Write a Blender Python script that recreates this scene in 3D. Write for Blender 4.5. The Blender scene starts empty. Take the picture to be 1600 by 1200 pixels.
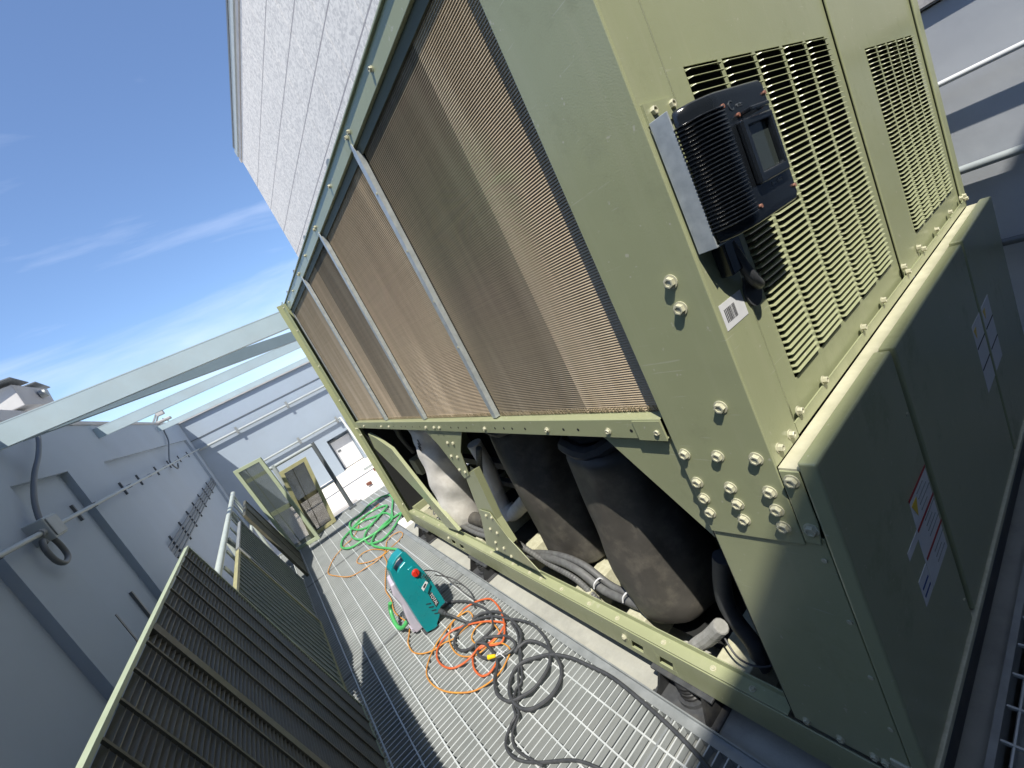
import bpy, bmesh, math, random
from mathutils import Vector, Matrix
random.seed(7)
SC=bpy.context.scene
COL=SC.collection
# ------------------------------------------------------------------ materials
def nt(name):
    m=bpy.data.materials.new(name); m.use_nodes=True
    t=m.node_tree; b=t.nodes['Principled BSDF']; return m,t,b
def N(t,ty,**k):
    n=t.nodes.new(ty)
    for a,v in k.items():
        if a in n.inputs: n.inputs[a].default_value=v
        else: setattr(n,a,v)
    return n
def mat(name,c1,c2=None,rough=.5,metal=0.,scale=8,bump=.0,bscale=60,stretch=(1,1,1),dirt=None,dscale=1.2,damt=.35,spec=.5,coat=0):
    """procedural paint / concrete / metal: two-tone noise, blotches of dirt, fine bump"""
    m,t,b=nt(name); L=t.links
    c2=c2 or tuple(x*.86 for x in c1)
    tc=N(t,'ShaderNodeTexCoord'); mp=N(t,'ShaderNodeMapping'); mp.inputs['Scale'].default_value=stretch
    L.new(tc.outputs['Object'],mp.inputs['Vector'])
    n=N(t,'ShaderNodeTexNoise',Scale=scale,Detail=6.,Roughness=.6); L.new(mp.outputs[0],n.inputs['Vector'])
    r=N(t,'ShaderNodeValToRGB'); r.color_ramp.elements[0].position=.35; r.color_ramp.elements[1].position=.65
    r.color_ramp.elements[0].color=(*c2,1); r.color_ramp.elements[1].color=(*c1,1)
    L.new(n.outputs['Fac'],r.inputs[0]); out=r.outputs[0]
    if dirt:
        n2=N(t,'ShaderNodeTexNoise',Scale=dscale,Detail=8.,Roughness=.7); L.new(tc.outputs['Object'],n2.inputs['Vector'])
        r2=N(t,'ShaderNodeValToRGB'); r2.color_ramp.elements[0].position=.48; r2.color_ramp.elements[1].position=.72
        r2.color_ramp.elements[0].color=(0,0,0,1); r2.color_ramp.elements[1].color=(damt,)*3+(1,)
        L.new(n2.outputs['Fac'],r2.inputs[0])
        mx=N(t,'ShaderNodeMixRGB'); mx.inputs[2].default_value=(*dirt,1)
        L.new(r2.outputs[0],mx.inputs[0]); L.new(out,mx.inputs[1]); out=mx.outputs[0]
    L.new(out,b.inputs['Base Color'])
    b.inputs['Roughness'].default_value=rough; b.inputs['Metallic'].default_value=metal
    b.inputs['Specular IOR Level'].default_value=spec
    if coat: b.inputs['Coat Weight'].default_value=coat; b.inputs['Coat Roughness'].default_value=.2
    mr=N(t,'ShaderNodeMapRange'); mr.inputs['To Min'].default_value=max(.03,rough-.12); mr.inputs['To Max'].default_value=min(1,rough+.12)
    L.new(n.outputs['Fac'],mr.inputs['Value']); L.new(mr.outputs[0],b.inputs['Roughness'])
    if bump:
        n3=N(t,'ShaderNodeTexNoise',Scale=bscale,Detail=4.); L.new(mp.outputs[0],n3.inputs['Vector'])
        bp=N(t,'ShaderNodeBump',Strength=bump,Distance=.004); L.new(n3.outputs['Fac'],bp.inputs['Height']); L.new(bp.outputs[0],b.inputs['Normal'])
    return m
def paint(name,c1,c2,streak,rough=.36):
    m,t,b=nt(name);L=t.links
    tc=N(t,'ShaderNodeTexCoord')
    def noise(sc,scale,det,rg,lo,hi,loc=(0,0,0)):
        mp=N(t,'ShaderNodeMapping');mp.inputs['Scale'].default_value=sc;mp.inputs['Location'].default_value=loc;L.new(tc.outputs['Object'],mp.inputs['Vector'])
        n=N(t,'ShaderNodeTexNoise',Scale=scale,Detail=det,Roughness=rg);L.new(mp.outputs[0],n.inputs['Vector'])
        r=N(t,'ShaderNodeMapRange');r.inputs['From Min'].default_value=lo;r.inputs['From Max'].default_value=hi;L.new(n.outputs['Fac'],r.inputs['Value']);return r.outputs[0],n
    def mix(f,a,b_,amt):
        k=N(t,'ShaderNodeMath',operation='MULTIPLY');k.inputs[1].default_value=amt;L.new(f,k.inputs[0])
        x=N(t,'ShaderNodeMixRGB');L.new(k.outputs[0],x.inputs[0])
        if isinstance(a,tuple):x.inputs[1].default_value=(*a,1)
        else:L.new(a,x.inputs[1])
        x.inputs[2].default_value=(*b_,1);return x.outputs[0]
    f1,n1=noise((1,1,1),1.7,6.,.6,.3,.7);col=mix(f1,c1,c2,1.)
    f2,_=noise((9,9,.35),1.6,7.,.7,.52,.74);col=mix(f2,col,streak,.30)
    f3,_=noise((1,1,1),3.2,9.,.75,.56,.72,(4,2,1));col=mix(f3,col,tuple(x*.62 for x in c1),.45)
    f4,_=noise((1,1,1),46.,2.,.5,.71,.76);col=mix(f4,col,(.55,.53,.44),.55)
    f5,_=noise((3,3,60),2.,3.,.5,.70,.74,(1,5,2));col=mix(f5,col,(.52,.52,.42),.35)
    L.new(col,b.inputs['Base Color'])
    rr=N(t,'ShaderNodeMapRange');rr.inputs['To Min'].default_value=rough-.08;rr.inputs['To Max'].default_value=rough+.20;L.new(f3,rr.inputs['Value']);L.new(rr.outputs[0],b.inputs['Roughness'])
    b.inputs['Coat Weight'].default_value=.22;b.inputs['Coat Roughness'].default_value=.25
    pn=N(t,'ShaderNodeTexNoise',Scale=260.,Detail=2.);L.new(tc.outputs['Object'],pn.inputs['Vector'])
    big=N(t,'ShaderNodeTexNoise',Scale=3.5,Detail=2.);L.new(tc.outputs['Object'],big.inputs['Vector'])
    b1=N(t,'ShaderNodeBump',Strength=.10,Distance=.003);L.new(pn.outputs['Fac'],b1.inputs['Height'])
    b2=N(t,'ShaderNodeBump',Strength=.25,Distance=.012);L.new(big.outputs['Fac'],b2.inputs['Height']);L.new(b1.outputs[0],b2.inputs['Normal']);L.new(b2.outputs[0],b.inputs['Normal'])
    return m
M={}
M['green']=paint('olive_paint',(.345,.37,.215),(.315,.338,.195),(.43,.43,.29))
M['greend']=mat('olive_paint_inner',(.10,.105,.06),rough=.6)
M['bolt']=mat('bolt_paint',(.55,.54,.40),(.44,.43,.30),rough=.4,scale=40)
M['galv']=mat('galvanised_steel',(.52,.56,.56),(.40,.44,.45),rough=.42,metal=.35,scale=35,bump=.05)
M['galvdull']=mat('dull_galvanised',(.33,.35,.35),(.26,.28,.28),rough=.5,metal=.3,scale=14,dirt=(.2,.2,.2),dscale=3)
M['beam']=mat('pale_beam_paint',(.44,.55,.60),(.40,.50,.545),rough=.45,scale=2,dirt=(.4,.43,.42),dscale=1.5)
M['wall']=mat('grey_wall_paint',(.335,.40,.475),(.315,.375,.445),rough=.85,scale=1.3,bump=.35,bscale=25,dirt=(.31,.355,.40),dscale=.5,damt=.5)
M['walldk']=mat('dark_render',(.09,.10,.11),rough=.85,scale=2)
M['conc']=mat('pale_concrete',(.40,.40,.35),(.34,.34,.30),rough=.9,scale=6,bump=.4,bscale=70,dirt=(.22,.22,.2),dscale=2.5,damt=.6)
M['roof']=mat('white_roof_coating',(.80,.76,.70),(.66,.62,.56),rough=.9,scale=1.5,bump=.5,bscale=12,dirt=(.45,.41,.36),dscale=.7,damt=.7)
M['grate']=mat('galvanised_grating',(.47,.50,.50),(.37,.40,.40),rough=.45,metal=.2,scale=6,dirt=(.25,.26,.25),dscale=3,damt=.5)
M['gratetop']=mat('worn_sunlit_tops',(.64,.67,.66),(.48,.51,.50),rough=.4,metal=.1,scale=5,dirt=(.36,.37,.36),dscale=2.5,damt=.5)  # worn tops, with the sun on them also painted into the colour
M['sidewall']=mat('pale_render',(.52,.55,.585),(.47,.50,.54),rough=.85,scale=2,bump=.4,bscale=9,dirt=(.36,.39,.42),dscale=1.1,damt=.6)
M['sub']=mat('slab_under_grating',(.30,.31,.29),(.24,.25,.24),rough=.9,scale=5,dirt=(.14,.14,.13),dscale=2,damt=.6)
M['black']=mat('black_metal',(.03,.032,.034),(.02,.02,.022),rough=.45,scale=20,dirt=(.10,.095,.08),dscale=8,damt=.4)
M['steel_dk']=mat('dark_steel',(.09,.095,.10),(.06,.062,.066),rough=.5,metal=.3,scale=20,dirt=(.17,.16,.14),dscale=9,damt=.5)
M['foam']=mat('black_insulation',(.078,.073,.064),(.05,.047,.042),rough=.5,scale=5,bump=.2,bscale=18,dirt=(.22,.20,.16),dscale=9,damt=.4)
M['wrap']=mat('white_lagging',(.78,.76,.71),(.64,.62,.57),rough=.85,scale=9,bump=.8,bscale=14,dirt=(.40,.37,.31),dscale=5,damt=.5)
M['rubber']=mat('black_rubber',(.06,.063,.068),(.04,.043,.047),rough=.55,scale=30)
M['flex']=mat('grey_flex_sleeve',(.30,.30,.28),(.22,.22,.20),rough=.6,scale=30)
M['rubg']=mat('grey_conduit',(.14,.145,.14),(.10,.10,.10),rough=.55,scale=30)
M['hose']=mat('green_hose',(.09,.42,.13),(.06,.33,.10),rough=.35,scale=12)
M['hoseg']=mat('green_hose_dark',(.03,.12,.09),rough=.35,scale=12)
M['orange']=mat('orange_cord',(.62,.13,.035),(.48,.10,.03),rough=.5,scale=12)
M['amber']=mat('amber_cord',(.62,.30,.05),(.52,.22,.05),rough=.5,scale=12)
M['teal']=mat('teal_plastic',(.003,.26,.29),(.003,.225,.25),rough=.3,scale=5,coat=.2)
M['wgray']=mat('lilac_grey_plastic',(.52,.48,.55),(.45,.42,.49),rough=.5,scale=8)
M['red']=mat('red_plastic',(.62,.03,.015),rough=.35)
M['yellow']=mat('yellow_plastic',(.8,.55,.01),rough=.35)
M['white']=mat('white_label',(.72,.73,.74),(.66,.67,.69),rough=.5,scale=30)
M['ink']=mat('label_ink',(.03,.03,.035),rough=.6)
M['blueink']=mat('blue_ink',(.02,.05,.22),rough=.6)
M['redink']=mat('red_ink',(.35,.03,.02),rough=.6)
M['screen']=mat('screen_glass',(.045,.055,.052),(.04,.05,.047),rough=.15,scale=3,spec=.6)
M['boxblk']=mat('gloss_black_cast',(.012,.015,.019),(.009,.011,.014),rough=.15,scale=9,bump=.1,bscale=300,coat=.3)
M['letter']=mat('letter_relief',(.055,.065,.075),rough=.3)
M['copper']=mat('worn_copper_bolt',(.5,.27,.2),(.35,.12,.07),rough=.4,metal=.4,scale=60)
M['dark']=mat('dark_interior',(.012,.013,.013),rough=.9)  # near-black: shade of the unlit insides put into the colour
M['pipew']=mat('white_painted_pipe',(.74,.76,.76),rough=.35,scale=5)
M['pipeg']=mat('grey_painted_pipe',(.36,.40,.40),(.31,.345,.35),rough=.5,scale=9)
M['pipedk']=mat('dark_grey_pipe',(.12,.135,.145),rough=.5,scale=9)
M['beamshade']=mat('shaded_beam_paint',(.25,.33,.38),(.22,.295,.34),rough=.45,scale=2)  # beam paint darkened and blued: shade under the nearest beam painted in
M['ledge']=mat('dusty_sunlit_ledge',(.56,.54,.40),(.46,.45,.32),rough=.5,scale=14,dirt=(.38,.36,.26),dscale=8,damt=.5)  # dusty, and paler still because sunlight is painted into the ledge
M['rail']=mat('pale_handrail_paint',(.50,.55,.50),(.44,.49,.45),rough=.45,scale=9)
M['louvdk']=mat('olive_grille_paint',(.105,.10,.072),(.075,.072,.05),rough=.5,scale=10,dirt=(.2,.19,.12),dscale=6)
M['louvgr']=mat('grey_green_grille_paint',(.22,.25,.20),(.18,.21,.17),rough=.5,scale=10)
M['louvlt']=mat('pale_green_frame_paint',(.40,.46,.32),(.36,.41,.28),rough=.45,scale=10)
M['brass']=mat('worn_khaki_frame',(.40,.38,.20),(.32,.31,.17),rough=.45,scale=12)
M['debris']=mat('rusty_scrap',(.20,.07,.04),(.12,.05,.04),rough=.8,scale=20)
M['cap']=mat('pale_coping',(.46,.45,.44),rough=.7,scale=4)
def coil_mat(name,c,c2,streak,amt=.5):
    """dusty fin edge colour with vertical dust streaks and soft blotches"""
    m,t,b=nt(name);L=t.links
    tc=N(t,'ShaderNodeTexCoord')
    a=N(t,'ShaderNodeMapping');a.inputs['Scale'].default_value=(1,9,.8);L.new(tc.outputs['Object'],a.inputs['Vector'])
    n=N(t,'ShaderNodeTexNoise',Scale=1.6,Detail=6.,Roughness=.65);L.new(a.outputs[0],n.inputs['Vector'])
    a2=N(t,'ShaderNodeMapping');a2.inputs['Scale'].default_value=(1,.6,40);L.new(tc.outputs['Object'],a2.inputs['Vector'])
    n2=N(t,'ShaderNodeTexNoise',Scale=3.,Detail=3.);L.new(a2.outputs[0],n2.inputs['Vector'])
    r=N(t,'ShaderNodeValToRGB');e=r.color_ramp.elements;e[0].position=.34;e[1].position=.7;e[0].color=(*c2,1);e[1].color=(*c,1)
    mm=N(t,'ShaderNodeMath',operation='ADD');h=N(t,'ShaderNodeMath',operation='MULTIPLY');h.inputs[1].default_value=.35
    L.new(n2.outputs['Fac'],h.inputs[0]);h2=N(t,'ShaderNodeMath',operation='MULTIPLY');h2.inputs[1].default_value=.68
    L.new(n.outputs['Fac'],h2.inputs[0]);L.new(h.outputs[0],mm.inputs[0]);L.new(h2.outputs[0],mm.inputs[1]);L.new(mm.outputs[0],r.inputs[0])
    n3=N(t,'ShaderNodeTexNoise',Scale=2.3,Detail=5.);a3=N(t,'ShaderNodeMapping');a3.inputs['Scale'].default_value=(1,3.4,.35);a3.inputs['Location'].default_value=(3,1,2)
    L.new(tc.outputs['Object'],a3.inputs['Vector']);L.new(a3.outputs[0],n3.inputs['Vector'])
    r3=N(t,'ShaderNodeValToRGB');r3.color_ramp.elements[0].position=.5;r3.color_ramp.elements[1].position=.68
    r3.color_ramp.elements[0].color=(0,0,0,1);r3.color_ramp.elements[1].color=(amt,amt,amt,1);L.new(n3.outputs['Fac'],r3.inputs[0])
    mx=N(t,'ShaderNodeMixRGB');mx.inputs[2].default_value=(*streak,1);L.new(r3.outputs[0],mx.inputs[0]);L.new(r.outputs[0],mx.inputs[1])
    L.new(mx.outputs[0],b.inputs['Base Color']);b.inputs['Roughness'].default_value=.7
    return m
M['coilA']=coil_mat('coil_fins_tan',(.55,.44,.295),(.39,.31,.20),(.70,.59,.43))
M['coilB']=coil_mat('coil_fins_grey_brown',(.30,.245,.165),(.20,.165,.11),(.40,.335,.235))
M['coilC']=coil_mat('coil_fins_dusty',(.55,.435,.29),(.40,.31,.20),(.74,.59,.40),.6)
def stone():
    m,t,b=nt('speckled_stone_cladding');L=t.links
    tc=N(t,'ShaderNodeTexCoord')
    v=N(t,'ShaderNodeTexVoronoi',Scale=24.);L.new(tc.outputs['Object'],v.inputs['Vector'])
    n=N(t,'ShaderNodeTexNoise',Scale=14.,Detail=8.,Roughness=.8);L.new(tc.outputs['Object'],n.inputs['Vector'])
    mx=N(t,'ShaderNodeMixRGB');mx.inputs[0].default_value=.3;L.new(n.outputs['Fac'],mx.inputs[1]);L.new(v.outputs['Color'],mx.inputs[2])
    bw=N(t,'ShaderNodeRGBToBW');L.new(mx.outputs[0],bw.inputs[0])
    r=N(t,'ShaderNodeValToRGB');e=r.color_ramp.elements;e[0].position=.38;e[1].position=.58;e[0].color=(.42,.41,.40,1);e[1].color=(.60,.58,.55,1)
    L.new(bw.outputs[0],r.inputs[0]);L.new(r.outputs[0],b.inputs['Base Color']);b.inputs['Roughness'].default_value=.85
    return m
M['stone']=stone()
M['joint']=mat('joint_mortar',(.30,.29,.30),rough=.9)
M['jointlt']=mat('joint_mortar_pale',(.36,.36,.36),rough=.9)
# ------------------------------------------------------------------ mesh helpers
class MB:
    def __init__(s): s.v=[];s.f=[]
    def add(s,vs,fs):
        o=len(s.v);s.v+= [tuple(v) for v in vs];s.f+=[tuple(i+o for i in f) for f in fs];return s
    def box(s,x0,x1,y0,y1,z0,z1):
        v=[(x,y,z) for x in (x0,x1) for y in (y0,y1) for z in (z0,z1)]
        return s.add(v,[(0,1,3,2),(4,6,7,5),(0,4,5,1),(2,3,7,6),(0,2,6,4),(1,5,7,3)])
    def hull8(s,v): return s.add(v,[(0,1,3,2),(4,6,7,5),(0,4,5,1),(2,3,7,6),(0,2,6,4),(1,5,7,3)])
    def bar(s,p,q,w,h,up=(0,0,1)):
        p=Vector(p);q=Vector(q);d=(q-p).normalized();u=Vector(up);a=d.cross(u)
        if a.length<1e-4:a=d.cross(Vector((1,0,0)))
        a.normalize();b=a.cross(d)
        v=[c+a*(i*w/2)+b*(j*h/2) for c in (p,q) for i in (-1,1) for j in (-1,1)]
        return s.hull8(v)
    def prism(s,pts,vec):
        """extrude planar loop pts (3-D) by vec"""
        n=len(pts);vec=Vector(vec);v=[Vector(p) for p in pts];v+= [p+vec for p in v]
        return s.add(v,[tuple(range(n))[::-1],tuple(range(n,2*n))]+[(i,(i+1)%n,(i+1)%n+n,i+n) for i in range(n)])
    def ring(s,outer,inner,vec):
        n=len(outer);vec=Vector(vec);v=[Vector(p) for p in outer]+[Vector(p) for p in inner];v+=[p+vec for p in v]
        f=[]
        for i in range(n):
            j=(i+1)%n
            f+= [(i,j,j+n,i+n),(i+2*n,i+3*n,j+3*n,j+2*n),(i,i+2*n,j+2*n,j),(i+n,j+n,j+3*n,i+3*n)]
        return s.add(v,f)
    def cyl(s,p,q,r,n=12,r2=None,caps=True):
        return s.tube([p,q],[r,r if r2 is None else r2],n,caps)
    def tube(s,pts,r,n=8,caps=True):
        P=[Vector(p) for p in pts];m=len(P)
        R=r if isinstance(r,(list,tuple)) else [r]*m
        t0=(P[1]-P[0]).normalized();a=t0.cross(Vector((0,0,1)))
        if a.length<.05:a=t0.cross(Vector((1,0,0)))
        a.normalize();vs=[]
        for i in range(m):
            t=(P[min(i+1,m-1)]-P[max(i-1,0)])
            t=t.normalized() if t.length>1e-9 else t0
            a=(a-t*a.dot(t));a.normalize();b=t.cross(a)
            for k in range(n):
                g=2*math.pi*k/n;vs.append(P[i]+(a*math.cos(g)+b*math.sin(g))*R[i])
        fs=[(i*n+k,i*n+(k+1)%n,(i+1)*n+(k+1)%n,(i+1)*n+k) for i in range(m-1) for k in range(n)]
        if caps: fs+=[tuple(range(n))[::-1],tuple((m-1)*n+k for k in range(n))]
        return s.add(vs,fs)
    def build(s,name,m,parent=None,bevel=0,smooth=False,seg=2,clean=False):
        me=bpy.data.meshes.new(name)
        off=Vector(parent['_o']) if parent is not None else Vector((0,0,0))
        me.from_pydata([Vector(v)-off for v in s.v],[],s.f);me.materials.append(M[m] if isinstance(m,str) else m)
        bm=bmesh.new();bm.from_mesh(me);bmesh.ops.recalc_face_normals(bm,faces=bm.faces);bm.to_mesh(me);bm.free()
        me.update()
        if smooth:
            for p in me.polygons:p.use_smooth=True
            me.set_sharp_from_angle(angle=math.radians(40))
        o=bpy.data.objects.new(name,me);COL.objects.link(o)
        o['_o']=list(off)
        if parent is not None:o.parent=parent
        if bevel:
            b=o.modifiers.new('bevel','BEVEL');b.width=bevel;b.segments=seg;b.limit_method='ANGLE';b.angle_limit=math.radians(40);b.harden_normals=False
        return o
def spl(pts,sub=6):
    P=[Vector(p) for p in pts];out=[]
    for i in range(len(P)-1):
        a=P[max(i-1,0)];b=P[i];c=P[i+1];d=P[min(i+2,len(P)-1)]
        for k in range(sub):
            t=k/sub
            out.append(.5*((2*b)+(c-a)*t+(2*a-5*b+4*c-d)*t*t+(3*b-a-3*c+d)*t**3))
    out.append(P[-1]);return out
def tag(o,label,cat,group=None,kind=None):
    if label:o['label']=label
    if cat:o['category']=cat
    if group:o['group']=group
    if kind:o['kind']=kind
    return o
def thing(name,loc,label,cat,group=None,kind=None):
    o=bpy.data.objects.new(name,None);COL.objects.link(o);o.location=loc;o['_o']=list(loc);o.empty_display_size=.1
    return tag(o,label,cat,group,kind)
def struct(o): o['kind']='structure';return o
def text(s,name,m,parent,loc,size,rotm,depth=.001,align='CENTER'):
    """lettering as a mesh; rotm = 3x3 matrix with columns (reading dir, up dir, normal)"""
    c=bpy.data.curves.new(name,'FONT');c.body=s;c.size=size;c.extrude=depth;c.align_x=align;c.align_y='CENTER'
    t=bpy.data.objects.new(name+'_tmp',c);COL.objects.link(t)
    bpy.context.view_layer.update()
    me=bpy.data.meshes.new_from_object(t);bpy.data.objects.remove(t)
    off=Vector(parent['_o'])
    me.transform(Matrix.Translation(Vector(loc)-off)@rotm.to_4x4());me.materials.clear();me.materials.append(M[m])
    o=bpy.data.objects.new(name,me);COL.objects.link(o);o.parent=parent;o['_o']=list(off);return o
def axes(r,u):
    r=Vector(r).normalized();u=Vector(u).normalized();n=r.cross(u)
    return Matrix((r,u,n)).transposed()
CAM=(-0.81673, -0.51856, 0.62174)
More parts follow.
